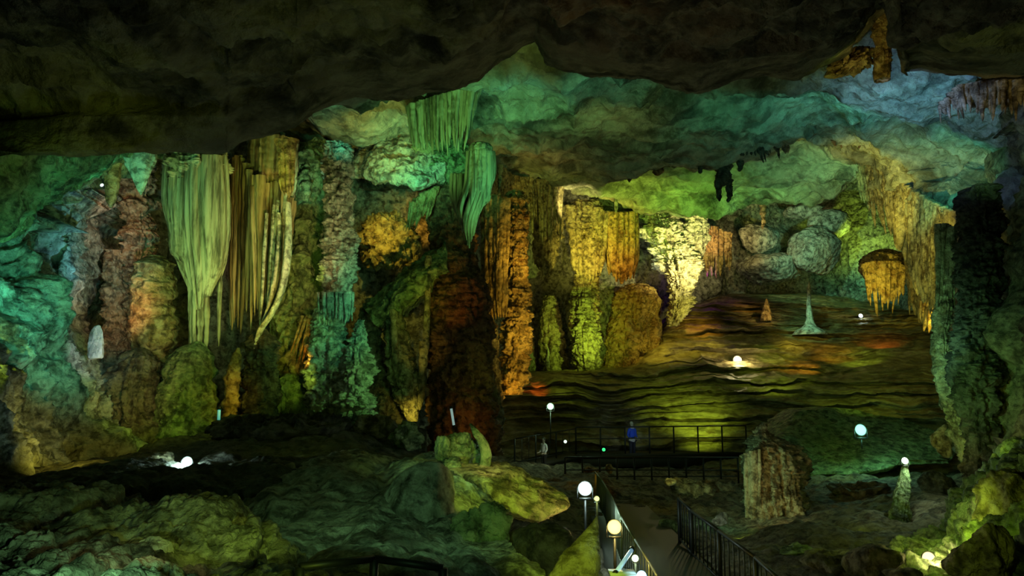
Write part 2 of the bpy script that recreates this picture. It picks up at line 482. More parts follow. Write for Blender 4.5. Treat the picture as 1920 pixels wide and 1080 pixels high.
def curtain(top, bot, n, w, Y, seed=0, jit=.35, w1=.35, wvar=.5, sag=0.0, extra=0.35, ends=None):
    """row of touching strands; top and bot are polylines (px, py) of equal parameter; Y number or (left, right)"""
    r = random.Random(seed); ta = np.array(top, float); ba = np.array(bot, float); out = []
    Ya, Yb = (Y, Y) if not isinstance(Y, tuple) else Y
    def on(a, t):
        u = np.linspace(0, 1, len(a)); return np.interp(t, u, a[:, 0]), np.interp(t, u, a[:, 1])
    for i in range(n):
        t = min(1, max(0, (i + .5 + r.uniform(-jit, jit)) / n))
        x0, y0 = on(ta, t); x1, y1 = on(ba, t)
        y1 = y0 + (y1 - y0) * r.uniform(1 - extra, 1.0)
        ww = w * r.uniform(1 - wvar, 1 + wvar); yy = Ya + (Yb - Ya) * t + r.uniform(-1, 1) * w / F * 20 + sag * math.sin(t * PI)
        out.append(strand(x0, y0, x0 + (x1 - x0) * r.uniform(.8, 1.05), y1, ww, ww * w1, yy, seed=seed * 100 + i, n=40))
    return out


def rocklump(px, py, Y, hw, hh, dep=1.0, seed=0, n=70, facets=14, rough=.08, rot=0.0, rs=1.0, tilt=0.0):
    """angular boulder: smooth intersection of random planes"""
    r = np.random.RandomState(seed)
    th = np.linspace(0.02, PI - .02, n)[:, None]; ph = np.linspace(0, 2 * PI, 2 * n, endpoint=False)[None]
    U = np.stack(np.broadcast_arrays(np.sin(th) * np.cos(ph), np.sin(th) * np.sin(ph), np.cos(th)), -1)
    pl = r.normal(size=(facets, 3)); pl /= np.linalg.norm(pl, axis=1, keepdims=True); d = r.uniform(.62, .95, facets)
    dots = np.maximum(U @ pl.T, 1e-3)
    rr = np.sum((d / dots) ** -9.0, -1) ** (-1 / 9.0); rr = np.minimum(rr, 1.15)
    W = U * rr[..., None]
    c, s = math.cos(rot), math.sin(rot)
    sx = hw / F * Y; sz = hh / F * Y; W = W * np.array([sx, sx * dep, sz])
    ct, st = math.cos(tilt), math.sin(tilt)
    W = W @ np.array([[ct, 0, -st], [0, 1, 0], [st, 0, ct]]).T
    W = W @ np.array([[c, -s, 0], [s, c, 0], [0, 0, 1]]).T + P(px, py, Y)
    nn = U
    W = W + nn * (rough * sx * fbm(W, 1.3 * rs, 5, seed, True))[..., None] - nn * (rough * .45 * sx * fbm(W, 4.5 * rs, 3, seed + 7, True))[..., None]
    return W.reshape(-1, 3), gridf(n, 2 * n, True)


def boxm(c, s, rot=None):
    """box mesh data, centre c, full size s"""
    x, y, z = np.array(s) / 2
    v = np.array([(a, b, d) for d in (-z, z) for (a, b) in ((-x, -y), (x, -y), (x, y), (-x, y))], float)
    if rot is not None: v = v @ np.array(rot).T
    f = [(0, 3, 2, 1), (4, 5, 6, 7), (0, 1, 5, 4), (1, 2, 6, 5), (2, 3, 7, 6), (3, 0, 4, 7)]
    return v + np.array(c), np.array(f)


def bar(a, b, r, nc=8, n=2):
    a, b = np.array(a, float), np.array(b, float); d = b - a; L = np.linalg.norm(d); d /= L
    u = np.cross(d, [0, 0, 1.0]);
    if np.linalg.norm(u) < 1e-3: u = np.array([1.0, 0, 0])
    u /= np.linalg.norm(u); v = np.cross(d, u)
    th = np.linspace(0, 2 * PI, nc, endpoint=False)
    ring = (np.cos(th)[:, None] * u + np.sin(th)[:, None] * v)
    pr = [(a, 1e-3), (a, r)] + [(a + d * L * k / n, r) for k in range(1, n)] + [(b, r), (b, 1e-3)]
    W = np.stack([c + ring * q for c, q in pr])
    return W.reshape(-1, 3), gridf(len(pr), nc, True)


def put(name, vf, mat, label, cat='rock', **k):
    v, f = vf if isinstance(vf, tuple) else join(vf)
    return add_mesh(name, v, f, mat, label, cat, **k)


def struct(name, W, mat, vec=None):
    if vec is not None: W = skirt(W, vec)
    return add_mesh(name, W.reshape(-1, 3), gridf(W.shape[0], W.shape[1]), mat, kind='structure')


# ================================================================== SETTING
EX = -500, 2500
# near, unlit ceiling; its lower rim cuts across the picture
rim = [(-700, 330, 13), (-100, 300, 13), (40, 292, 13.4), (160, 288, 14), (300, 291, 14.2), (430, 291, 14.6), (465, 272, 15), (560, 250, 15.2), (600, 214, 15.5),
       (650, 193, 15.6), (760, 188, 16), (835, 178, 16), (900, 150, 16.2), (950, 108, 16.2), (980, 84, 16), (1012, 72, 16), (1022, 112, 16), (1060, 130, 16), (1140, 140, 16),
       (1240, 168, 16), (1310, 176, 16), (1400, 158, 16.2), (1500, 150, 16.4), (1560, 128, 16.5), (1610, 92, 16.5), (1640, 30, 16.5), (1664, 20, 16.5), (1685, 148, 16.5), (1720, 140, 16.5),
       (1800, 150, 16), (1920, 152, 15), (2100, 200, 14), (2600, 300, 13)]
rimx = np.array(rim, float)
xs = np.arange(-700, 2601, 12.0)
def rimrow(dy, dY):
    return [(x, np.interp(x, rimx[:, 0], rimx[:, 1]) + dy, np.interp(x, rimx[:, 0], rimx[:, 2]) + dY) for x in xs]
def near_ceiling():
    R = []
    def flat(y, Y): return np.stack([xs, np.full_like(xs, y), np.full_like(xs, Y)], -1)
    e = np.array(rimrow(0, 0))
    rows = [flat(-900, 3.5), flat(-420, 6), flat(-150, 8.5), np.stack([xs, 20 + (e[:, 1] - 150) * .35, np.full_like(xs, 11.)], -1),
            np.stack([xs, 85 + (e[:, 1] - 150) * .75, 13.3 + 0 * xs], -1), e, e + [0, -26, 1.0], e + [0, -120, 2.5], e + [0, -260, 4]]
    G = cr(np.stack(rows), 330)
    # finer in x
    xi = np.linspace(-700, 2600, 1000)
    G = np.stack([np.stack([np.interp(xi, xs, G[r, :, c]) for c in range(3)], -1) for r in range(len(G))])
    W = P(G[..., 0], G[..., 1], G[..., 2]); N = normals(W)
    k = np.ones(330); k[175:] = .35
    D = .95 * fbm(W, (.28, .28, .4), 5, 5, True) - .35 * fbm(W, (.9, .9, 1.1), 5, 6, True)
    return W + N * (D * k[:, None] * .8)[..., None]
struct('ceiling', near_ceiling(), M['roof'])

# lit far ceiling: a dome coming down towards the back wall
dome_rows = [
    [(250, 60, 17), (800, 40, 17), (1300, 20, 17), (1650, -40, 17), (2500, 40, 15)],
    [(250, 200, 20), (700, 185, 20), (900, 150, 20), (1010, 130, 20), (1200, 150, 20), (1500, 140, 20), (1800, 140, 19), (2500, 200, 17)],
    [(250, 250, 24), (700, 225, 24), (880, 190, 24), (1000, 190, 24), (1200, 200, 24), (1500, 215, 24), (1700, 240, 22), (1900, 240, 20), (2500, 300, 18)],
    [(250, 275, 27), (620, 250, 27), (800, 262, 28), (900, 262, 28), (1050, 262, 29), (1300, 278, 29), (1500, 265, 29), (1700, 300, 26), (1900, 290, 22), (2500, 400, 19)],
    [(250, 290, 29), (600, 285, 29), (760, 310, 29), (880, 270, 32), (930, 296, 33), (1000, 322, 34), (1080, 346, 35), (1130, 352, 35), (1170, 330, 35), (1350, 330, 35), (1500, 330, 34), (1600, 310, 31), (1700, 350, 27), (1800, 385, 23), (1900, 330, 21), (2500, 480, 19)],
    [(250, 292, 30), (600, 290, 30), (760, 322, 30), (880, 285, 33), (930, 302, 34), (1000, 330, 36), (1080, 356, 38), (1130, 372, 39), (1200, 402, 39), (1300, 408, 39), (1370, 410, 39), (1440, 378, 39), (1530, 372, 38), (1600, 335, 34), (1700, 372, 29), (1800, 400, 24), (1900, 360, 22), (2500, 500, 20)],
    [(250, 200, 33), (900, 240, 38), (1200, 340, 43), (1400, 350, 45), (1600, 260, 42), (1900, 240, 30), (2500, 300, 26)],
]
struct('ceiling', patch(dome_rows, 420, 760, [(1.1, (.13, .2, .25), 4, 41, True), (-.55, (.4, .5, .6), 5, 42, True), (.12, (.9, .35, 2.5), 4, 43, False), (-.10, (1.8, 1.8, 2.2), 3, 44, True)]), M['dome'])

# back wall, left part behind the columns, then the far chamber
bw = [
    [(60, 200, 27), (500, 180, 28), (900, 200, 33), (1000, 240, 45), (1300, 250, 50), (1500, 250, 55), (1700, 250, 50), (1850, 250, 30), (2300, 250, 24)],
    [(60, 340, 26), (500, 340, 28), (900, 350, 32), (1000, 380, 44), (1300, 390, 49), (1500, 380, 54), (1700, 380, 48), (1850, 380, 30), (2300, 380, 24)],
    [(60, 520, 26), (500, 520, 28), (900, 520, 32), (1000, 520, 44), (1300, 520, 48), (1500, 520, 54), (1700, 520, 46), (1850, 520, 29), (2300, 500, 22)],
    [(60, 700, 25), (500, 700, 27), (900, 720, 31), (1000, 700, 43), (1300, 620, 49), (1500, 600, 54), (1700, 610, 46), (1850, 650, 28), (2300, 640, 21)],
    [(60, 900, 24), (500, 900, 26), (900, 900, 30), (1000, 800, 42), (1300, 720, 48), (1500, 700, 53), (1700, 700, 45), (1850, 800, 27), (2300, 800, 20)],
]
struct('wall_back', patch(bw, 300, 700, [(1.2, (.18, .18, .16), 5, 51, True), (.35, (.8, .8, .5), 4, 52, True), (.15, (2, 2, 1.2), 3, 53, True)]), M['grey'])

# left wall: a bulge catching teal light, under a dark overhang
lw = [
    [(-500, 350, 13), (-60, 400, 15), (60, 372, 18.5), (130, 345, 20.5), (165, 320, 22)],
    [(-500, 430, 12), (-60, 470, 15), (25, 436, 18), (90, 420, 19), (150, 420, 21), (160, 420, 24)],
    [(-500, 540, 11), (-60, 540, 14), (60, 540, 17), (120, 540, 18.5), (150, 540, 20), (160, 540, 24)],
    [(-500, 660, 11), (-60, 660, 13.6), (60, 640, 16.6), (110, 650, 18), (140, 650, 20), (155, 650, 24)],
    [(-500, 760, 10.5), (-60, 760, 13), (60, 745, 15.8), (120, 745, 17.2), (190, 750, 20), (235, 780, 22)],
    [(-500, 900, 10), (-60, 890, 12), (60, 860, 14.6), (130, 850, 16), (210, 830, 18.5), (270, 830, 21)],
    [(-500, 1000, 10), (-60, 960, 12), (60, 930, 14.6), (130, 920, 16), (210, 900, 18.5), (270, 900, 21)],
]
struct('wall_left', patch(lw, 420, 420, [(1.0, (.33, .33, .26), 5, 61, True), (-.40, (1.1, 1.1, .8), 5, 62, True), (.06, (4, 4, 3), 3, 63, True)], flip=True), M['grey'], (-.5, 3, 0))

# right wall
rw = [
    [(1880, 200, 22), (1930, 190, 18), (2300, 120, 14)],
    [(1878, 420, 21), (1925, 410, 17.5), (2300, 400, 13)],
    [(1868, 620, 20), (1930, 600, 16.5), (2300, 600, 12)],
    [(1862, 760, 19), (1930, 720, 15.5), (2300, 720, 11)],
    [(1850, 900, 18), (1930, 850, 14.5), (2300, 850, 10)],
]
struct('wall_right', patch(rw, 260, 120, [(.8, (.4, .4, .3), 5, 71, True), (-.3, (1.2, 1.2, .9), 5, 72, True)]), M['mid'], (1, 3, 0))

# floor of the chamber
fl = [
    [(-4500, 1300, 2.2), (960, 2400, 2.2), (6500, 1300, 2.2)],
    [(-1200, 1400, 8), (960, 1390, 8), (2800, 1300, 8)],
    [(-700, 1060, 13), (600, 1080, 13), (1100, 1135, 12.5), (1260, 1140, 12.5), (1400, 1095, 13), (1600, 1050, 14), (2600, 940, 14)],
    [(-500, 930, 18), (600, 960, 18), (1100, 985, 18), (1200, 1004, 18), (1400, 994, 18), (1600, 955, 18), (1760, 935, 18), (2400, 850, 18)],
    [(-400, 850, 24), (600, 862, 24), (950, 905, 24), (1200, 925, 24), (1400, 932, 24), (1600, 905, 24), (1800, 900, 23), (2300, 850, 22)],
    [(-300, 820, 30), (600, 835, 30), (950, 868, 30), (1200, 880, 30), (1400, 880, 30), (1600, 880, 30), (1800, 870, 28), (2200, 840, 26)],
    [(-300, 800, 34), (950, 845, 36), (1200, 860, 37), (1500, 860, 37), (1800, 850, 34), (2200, 800, 30)],
]
struct('floor', patch(fl, 420, 520, [(.30, (.5, .5, .5), 5, 81, True), (.10, (1.6, 1.6, 1.6), 4, 82, True)], flip=True), M['mid'])

# terraced flowstone hill rising to the far chamber
def terraces():
    rows = [
        [(900, 870, 33), (1200, 868, 33.5), (1500, 890, 30), (1640, 905, 28), (1800, 900, 27), (1950, 890, 26)],
        [(900, 810, 34), (1200, 805, 35), (1400, 800, 34), (1600, 830, 31), (1800, 800, 30), (1950, 790, 29)],
        [(900, 765, 34.5), (1200, 755, 36.5), (1350, 735, 36.5), (1550, 740, 34), (1780, 720, 33), (1950, 720, 31)],
        [(900, 725, 35), (1050, 708, 37), (1200, 700, 38.5), (1350, 680, 39.5), (1550, 690, 38), (1780, 665, 36), (1950, 660, 34)],
        [(900, 705, 38), (1050, 698, 40), (1180, 690, 41), (1240, 640, 42), (1350, 610, 43.5), (1550, 630, 42), (1780, 620, 40), (1950, 620, 38)],
        [(900, 700, 44), (1050, 694, 45), (1180, 680, 45), (1260, 595, 46), (1350, 562, 48), (1550, 566, 49), (1780, 590, 46), (1950, 600, 42)],
        [(900, 690, 50), (1180, 670, 52), (1260, 580, 53), (1350, 548, 57), (1550, 550, 57), (1780, 580, 52), (1950, 590, 46)],
    ]
    W = patch(rows, 520, 620)
    z = W[..., 2]
    zz = z + .9 * fbm(W, (.10, .16, .1), 3, 91) + .30 * fbm(W, (.5, .6, .3), 3, 92)
    zw = zz + .35 * np.sin(zz * 1.3)
    q = zw / .78; fr = q - np.floor(q)
    saw = np.where(fr < .16, fr / .16, 1 - (fr - .16) / .84)
    amp = .75 + .55 * fbm(W, (.16, .2, 1.2), 3, 95)
    W = W.copy()
    W[..., 1] -= amp * saw
    q2 = zw / .29; f2 = q2 - np.floor(q2)
    W[..., 1] -= .22 * np.where(f2 < .2, f2 / .2, 1 - (f2 - .2) / .8) * (1 + fbm(W, (.5, .5, 2), 3, 96))
    W[..., 2] += .12 * fbm(W, (.9, .9, 1.2), 4, 93, True)
    return W
struct('floor', terraces(), M['terr'])

# ================================================================== LEFT GROUP
put('rock_overhang', [( (lambda W: (W.reshape(-1, 3), gridf(W.shape[0], W.shape[1])))(skirt(patch([
    [(-500, 230, 11), (0, 270, 14), (90, 275, 16), (190, 268, 18), (240, 275, 19)],
    [(-500, 300, 11), (0, 296, 14), (90, 292, 15.5), (180, 288, 17.5), (232, 292, 19)],
    [(-500, 380, 12), (0, 370, 14.5), (80, 335, 16), (150, 318, 17.8), (205, 300, 19.5)],
    [(-500, 480, 13), (0, 438, 15.5), (45, 395, 17), (110, 352, 18.6), (170, 322, 20.5)],
    [(-500, 520, 16), (0, 430, 17.5), (60, 385, 18.5), (120, 345, 20), (180, 315, 21.5)]],
    160, 220, [(.4, (.5, .5, .5), 5, 101, True), (.12, (2, 2, 2), 4, 102, True)], flip=True), (0, 2, .6))))], M['moss'],
    'dark green rock overhang at the far left, above the blue-green wall', 'rock')

put('stalactite', tube([(212, 270, 16, 20.6), (211, 315, 15, 20.6), (210, 350, 12, 20.6), (208, 375, 9, 20.6), (208, 389, 2, 20.6)], 70, 40, .1, 8, .1, seed=1), M['ochre'],
    'stubby ochre stalactite hanging beside the green wedge at upper left', 'stalactite')
put('stalactite', tube([(262, 262, 32, 19.5), (263, 300, 29, 19.5), (264, 330, 18, 19.5), (264, 355, 7, 19.5), (264, 366, 1, 19.5)], 80, 56, .12, 8, .22, lumpsc=(2, 2, 2), depth=.6, seed=2), M['pale'],
    'wedge-shaped teal green stalactite under the dark ceiling, left of the great fluted one', 'stalactite')

put('broken_column', [tube([(262, 300, 34, 24.5), (255, 340, 38, 24.5), (256, 400, 40, 24.3), (262, 450, 42, 24), (255, 500, 40, 24), (240, 560, 34, 24), (230, 640, 36, 23.6), (235, 740, 50, 23)], 260, 110, .10, 12, .34, (1.1, 1.1, 1.5), .22, 2.4, seed=11, ridge=True),
    tube([(212, 470, 16, 23.6), (212, 520, 26, 23.4), (212, 580, 26, 23.2), (210, 640, 30, 22.8), (213, 700, 36, 22.6), (210, 770, 46, 22.2), (205, 820, 50, 22)], 240, 100, .06, 9, .36, (1.2, 1.2, 1.4), .2, 2.5, seed=12, ridge=True)],
    M['rust'], 'reddish brown broken column with dark hollows, left of the great fluted stalactite', 'cave column')
put('banded_column', tube([(292, 480, 14, 22.6), (288, 505, 34, 22.4), (288, 540, 36, 22.3), (289, 600, 35, 22.2), (288, 655, 34, 22.2), (290, 680, 30, 22.2)], 220, 90, .05, 9, .12, (1.2, 1.2, .8), .30, 3.0, seed=13), M['ochre'],
    'short banded tan pillar standing in front of the reddish broken column', 'cave column')
put('flowstone_mound', tube([(262, 652, 8, 21.6), (258, 672, 42, 21.4), (252, 720, 58, 21.2), (250, 780, 66, 20.8), (250, 850, 76, 20.2), (250, 900, 80, 20)], 220, 130, .14, 16, .28, (.9, .9, .6), .12, 2, seed=14, ridge=True), M['mid'],
    'folded grey-brown mound under the banded pillar at lower left', 'flowstone mound')

# great fluted stalactite
def cone_drape(cx, ty, by, wt, wb, Y, n, seed, sw=7, tips=.35, dep=.8, cb=None, bodyend=.7):
    r = random.Random(seed); out = []
    cb = cx if cb is None else cb
    out.append(tube([(cx, ty, wt * .8, Y), (cx, ty + (by - ty) * .42, wt * .8, Y), (cx + (cb - cx) * .5, ty + (by - ty) * .62 * bodyend / .7, wt * .6 + wb * .3, Y), (cb, ty + (by - ty) * bodyend, wb * .5, Y), (cb, ty + (by - ty) * (bodyend + .12), 2, Y)], 120, 70, .1, n, .05, seed=seed, depth=dep))
    for i in range(n):
        a = 2 * PI * (i + r.uniform(-.25, .25)) / n
        ca, sa = math.cos(a), math.sin(a)
        end = by - (by - ty) * tips * (abs(ca) ** 1.3) * r.uniform(.5, 1.0) - r.uniform(0, .08) * (by - ty)
        s = sw * r.uniform(.55, 1.4); wq = wt * r.uniform(.88, 1.04)
        ym = ty + (end - ty) * .45
        # two-stage strand: hangs straight then converges
        k = np.array([(cx + wq * .88 * ca, ty - 4, s * .95), (cx + wq * .95 * ca, ty + (ym - ty) * .5, s), (cx + wq * .95 * ca + (cb - cx) * .2, ym, s), (cb + (wt * .68 + wb * .3) * ca, ym + (end - ym) * .55, s * .85), (cb + (wb + .12 * wt) * ca, end, s * .25)])
        YY = Y + sa * wq / F * Y * dep * .95
        S = [(x, y, ww, YY + (Y - YY) * (1 - (1, 1, .95, .75, .4)[j]) * 1) for j, (x, y, ww) in enumerate(k)]
        out.append(tube(S, 90, 12, 0, 1, .18, (2, 2, .8), seed=seed + i, fine=.01))
    return out

put('fluted_stalactite', cone_drape(368, 296, 600, 61, 16, 21.5, 30, 21, sw=9, cb=376, tips=.3) +
    [tube([(370, 240, 60, 21.6), (370, 290, 62, 21.5), (369, 320, 62, 21.5), (369, 345, 52, 21.5)], 80, 110, .1, 22, .28, (2, 2, 2.4), .1, 3, seed=22, ridge=True)], M['flute'],
    'great pale green fluted stalactite tapering to a point, at left below the dark ceiling', 'stalactite')
put('thin_column', [strand(374, 500, 374, 655, 9, 7, 21.6, seed=3), strand(414, 480, 410, 650, 5, 3, 21.5, seed=4), strand(356, 500, 357, 668, 5, 4, 21.7, seed=5), strand(388, 500, 386, 660, 6, 5, 21.6, seed=6), strand(366, 520, 364, 650, 4, 4, 21.4, seed=7)], M['flute'],
    'cluster of thin dripstone stems under the tip of the great fluted stalactite', 'cave column')
put('stalagmite', tube([(372, 640, 8, 21.4), (362, 660, 34, 21.3), (356, 700, 48, 21.1), (356, 750, 56, 20.9), (355, 800, 58, 20.6), (352, 860, 64, 20.4)], 240, 120, .07, 10, .18, (1.1, 1.1, 1), .16, 1.6, seed=24, ridge=True), M['moss'],
    'broad domed stalagmite with horizontal cracks beneath the great fluted stalactite', 'stalagmite')
put('stalagmite', tube([(447, 652, 3, 20.8), (443, 672, 9, 20.8), (436, 710, 13, 20.8), (434, 745, 14, 20.8), (430, 775, 16, 20.8), (428, 790, 10, 20.8)], 160, 50, .04, 8, .1, (2, 2, 2), .25, 4.5, seed=25), M['ochre'],
    'slender knobbly amber stalagmite right of the broad domed one', 'stalagmite')

# pair of fluted curtains
put('dripstone_curtain', curtain([(436, 300), (450, 290), (476, 330), (490, 330)], [(430, 700), (440, 690), (468, 640), (492, 600)], 11, 7, (23, 22), 31, extra=.25) +
    curtain([(470, 350), (520, 340), (552, 380)], [(478, 640), (505, 600), (535, 540)], 16, 6, (22, 23), 32, extra=.2) +
    [tube([(512, 262, 44, 23), (512, 320, 46, 23), (510, 370, 40, 23), (508, 420, 24, 23), (504, 450, 4, 23)], 120, 90, .14, 26, .14, (2, 2, .8), seed=33, depth=.7)], M['flutebrown'],
    'brown-topped dripstone curtain with yellow ribs, right of the great fluted stalactite', 'dripstone curtain')
put('dripstone_ribbon', [tube([(540, 380, 5, 21.6), (541, 430, 6, 21.6), (538, 490, 7, 21.6), (528, 545, 6, 21.6), (508, 590, 5, 21.6), (488, 620, 5, 21.5), (476, 660, 3, 21.5)], 140, 16, 0, 1, .2, (2, 2, 1), seed=35, depth=2),
    *[strand(500 + 7 * i, 400 - 8 * i, 488 + 6.5 * i, 610 - 12 * i, 3.6, 2.2, 21.9, seed=300 + i, n=80) for i in (0, 2, 3, 5)],
    tube([(524, 400, 4, 21.8), (525, 450, 5, 21.8), (518, 520, 6, 21.8), (505, 575, 5, 21.8), (492, 605, 2, 21.8)], 120, 16, 0, 1, .2, (2, 2, 1), seed=36, depth=2)], M['pale'],
    'bright cream ribbon of flowstone edging the brown curtain', 'flowstone ribbon')
put('stalactite', curtain([(520, 262), (556, 262)], [(524, 376), (552, 372)], 5, 9, 21.4, 37, extra=.15), M['ochre'],
    'short ochre stalactite cluster under the ceiling, above the cream ribbon', 'stalactite')
put('flowstone_wall', (lambda W: (W.reshape(-1, 3), gridf(W.shape[0], W.shape[1])))(skirt(patch([
    [(535, 250, 26), (570, 270, 25), (625, 270, 26)],
    [(540, 330, 25), (575, 335, 24), (618, 330, 25.4)],
    [(538, 420, 24.6), (570, 430, 23.8), (605, 420, 25)],
    [(520, 520, 24), (560, 530, 23.2), (600, 520, 24.6)],
    [(500, 620, 23.6), (550, 630, 22.8), (600, 620, 24)],
    [(480, 720, 23.2), (540, 740, 22), (600, 720, 23.6)],
    [(460, 830, 23), (540, 830, 21), (600, 830, 23)]],
    300, 120, [(.45, (.8, .8, .6), 5, 111, True), (.14, (3, 3, 2), 4, 112, True)], flip=True), (0, 2.5, 0))), M['moss'],
    'mottled green flowstone between the brown curtain and the dark tall column', 'flowstone')
put('stalagmite', tube([(492, 612, 6, 21.9), (492, 640, 30, 21.8), (490, 690, 38, 21.6), (488, 740, 42, 21.4), (485, 800, 50, 21)], 200, 100, .08, 12, .34, (1.6, 1.6, 1.6), .14, 2.2, seed=38, ridge=True), M['dark'],
    'dark warty stalagmite mound right of the amber one', 'stalagmite')
put('dripstone_curtain', curtain([(566, 592), (585, 590), (600, 600)], [(540, 680), (560, 690), (576, 680)], 6, 5, 22.4, 39, extra=.3), M['ochre'],
    'small orange dripstone fringe on the green flowstone at mid left', 'dripstone curtain')

# tall dark column
put('tall_column', [tube([(632, 270, 30, 23), (634, 300, 33, 23), (636, 350, 34, 23), (633, 410, 33, 22.8), (636, 460, 40, 22.6), (634, 510, 42, 22.4), (630, 560, 34, 22.4), (622, 600, 38, 22.4), (618, 650, 44, 22.2), (620, 720, 56, 22), (630, 800, 64, 21.6)], 420, 130, .05, 12, .24, (1.4, 1.4, 1.8), .10, 3.2, seed=41, ridge=True, fine=.08),
    tube([(676, 600, 8, 22.2), (672, 640, 26, 21.8), (670, 690, 36, 21.6), (668, 740, 42, 21.4), (664, 790, 46, 21.2)], 220, 100, .06, 10, .34, (1.8, 1.8, 2.0), .1, 3, seed=42, ridge=True, fine=.08),
    curtain([(596, 545), (664, 545)], [(598, 612), (662, 610)], 11, 5, 21.3, 43, extra=.2)][0:2] + curtain([(596, 548), (664, 548)], [(598, 612), (662, 610)], 11, 5, 21.3, 43, extra=.2), M['grey'],
    'tall rugged dark green column reaching from the ceiling to the floor at centre left', 'cave column')

# alcove rocks between the tall column and the brown trunk
put('rock_arch', (lambda W: (W.reshape(-1, 3), gridf(W.shape[0], W.shape[1])))(skirt(patch([
    [(640, 262, 29), (700, 285, 27), (760, 272, 26.5), (860, 262, 27)],
    [(650, 300, 28), (700, 305, 26), (790, 315, 25.6), (850, 300, 26.4)],
    [(655, 330, 27.6), (690, 330, 26), (790, 348, 25.8), (850, 330, 27)],
    [(660, 320, 29), (700, 322, 29), (790, 338, 29), (850, 330, 29)]],
    140, 220, [(.35, (.8, .8, .8), 4, 121, True), (.10, (2.5, 2.5, 2.5), 4, 122, True)], flip=True), (0, 1, .8))), M['pale'],
    'pale green rock ledge arching over the dark alcove at centre left', 'rock')
put('boulder', rocklump(728, 448, 28.6, 62, 62, .8, 131, rough=.3, rs=1.4), M['ochre'], 'knobbly yellow rock in the alcove right of the tall dark column', 'rock')
put('boulder', rocklump(730, 335, 29.4, 50, 34, .8, 132, rough=.15), M['dark'], 'smooth dark boulder under the pale ledge in the alcove', 'rock')
put('dripstone_fringe', curtain([(822, 350), (800, 360), (770, 380)], [(802, 420), (785, 430), (758, 440)], 14, 6, 26.2, 133, extra=.4), M['ochre'],
    'orange dripstone fringe below the pale ledge', 'dripstone curtain')
put('leaning_slab', (lambda W: (W.reshape(-1, 3), gridf(W.shape[0], W.shape[1])))(skirt(patch([
    [(685, 580, 26.4), (760, 512, 26), (840, 455, 26.4)],
    [(690, 588, 25.2), (760, 522, 24.8), (838, 466, 25.2)],
    [(702, 604, 24.8), (768, 556, 24.4), (834, 504, 25)],
    [(712, 608, 25.6), (776, 562, 25.4), (836, 512, 26)]],
    100, 160, [(.25, (1, 1, 1), 4, 141, True), (.08, (3, 3, 3), 3, 142, True)], flip=True), (0, 1.4, 0))), M['moss'],
    'slanting olive rock slab above the column with the glowing yellow foot', 'rock')
put('column', [tube([(735, 575, 18, 25.6), (742, 620, 26, 25.4), (752, 680, 34, 25.2), (762, 730, 30, 25), (768, 770, 20, 25), (774, 790, 12, 25)], 220, 100, .08, 14, .26, (1.8, 1.8, 1.8), .1, 3, seed=44, ridge=True),
    strand(804, 480, 796, 720, 7, 5, 24.8, seed=45, n=90), strand(792, 640, 788, 770, 9, 7, 24.8, seed=46, n=60), strand(738, 580, 742, 700, 7, 6, 24.6, seed=47)], M['tan'],
    'rough column whose foot glows yellow beside the brown trunk', 'cave column')
put('column', tube([(700, 560, 24, 26.6), (696, 640, 28, 26.4), (712, 720, 34, 26.2), (730, 800, 44, 26)], 200, 80, .08, 12, .3, (1.6, 1.6, 1.6), seed=48, ridge=True), M['mid'],
    'shadowed rough pillar directly behind the tall dark green column', 'cave column')
put('trunk_column', tube([(830, 330, 46, 27.5), (846, 400, 50, 27), (850, 480, 52, 26.6), (862, 560, 62, 26), (862, 640, 68, 25.6), (862, 720, 72, 25.2), (868, 800, 74, 25), (872, 850, 76, 25)], 360, 130, .07, 14, .2, (1.0, 1.0, 1.1), .05, 2.5, seed=49, ridge=True, fine=.06), M['red'],
    'massive dark brown trunk-like column left of the amber fluted one', 'cave column')

# hanging green curtains beneath the ceiling rim
put('dripstone_curtain', curtain([(762, 200), (800, 186), (850, 172), (900, 160)], [(770, 275), (805, 290), (850, 300), (880, 280)], 30, 5.5, (22.5, 21.5), 51, extra=.35) +
    curtain([(770, 205), (830, 185), (890, 170)], [(780, 260), (830, 260), (880, 262)], 20, 7, (23, 22), 52, extra=.2), M['flute'],
    'broad green curtain of fine stalactites hanging from the ceiling rim, centre left', 'dripstone curtain')
put('rock_shelf', rocklump(838, 300, 26.5, 66, 40, .7, 151, rough=.24, rs=1.6), M['moss'], 'lumpy olive shelf just below the broad green curtain', 'rock')
put('bulbous_drapery', cone_drape(900, 288, 470, 26, 8, 22.4, 16, 53, sw=5, cb=880, bodyend=.6) + [tube([(901, 268, 10, 22.4), (901, 276, 22, 22.4), (901, 300, 25, 22.4), (898, 350, 24, 22.4), (892, 380, 14, 22.4)], 100, 70, .06, 18, .06, seed=54)] +
    cone_drape(862, 330, 440, 18, 4, 23, 9, 55, sw=5, cb=866), M['flute'],
    'smooth teal-green hanging drapery with tapering points, at the centre', 'stalactite')

# amber columns at centre
put('amber_column', [tube([(968, 360, 22, 28.6), (970, 420, 25, 28.4), (970, 500, 24, 28.2), (972, 560, 28, 28), (970, 620, 32, 27.8), (968, 680, 34, 27.6), (958, 740, 30, 27.4)], 400, 120, .07, 12, .26, (1.6, 1.6, 1.6), .14, 3.4, seed=56, ridge=True, fine=.07)] +
    curtain([(905, 372), (925, 366), (955, 372)], [(904, 604), (925, 604), (950, 600)], 12, 6.5, (28, 27.4), 57, w1=.8, extra=.03), M['ochre'],
    'tall amber column with organ-pipe flutes, just left of the far chamber', 'cave column')
put('column', tube([(912, 600, 20, 27), (915, 640, 24, 26.8), (918, 700, 24, 26.6), (922, 760, 24, 26.4), (912, 830, 30, 26)], 240, 90, .1, 12, .24, (1.5, 1.5, 1.2), seed=58, ridge=True), M['mid'],
    'dark stubby pillar carrying the organ-pipe flutes', 'cave column')
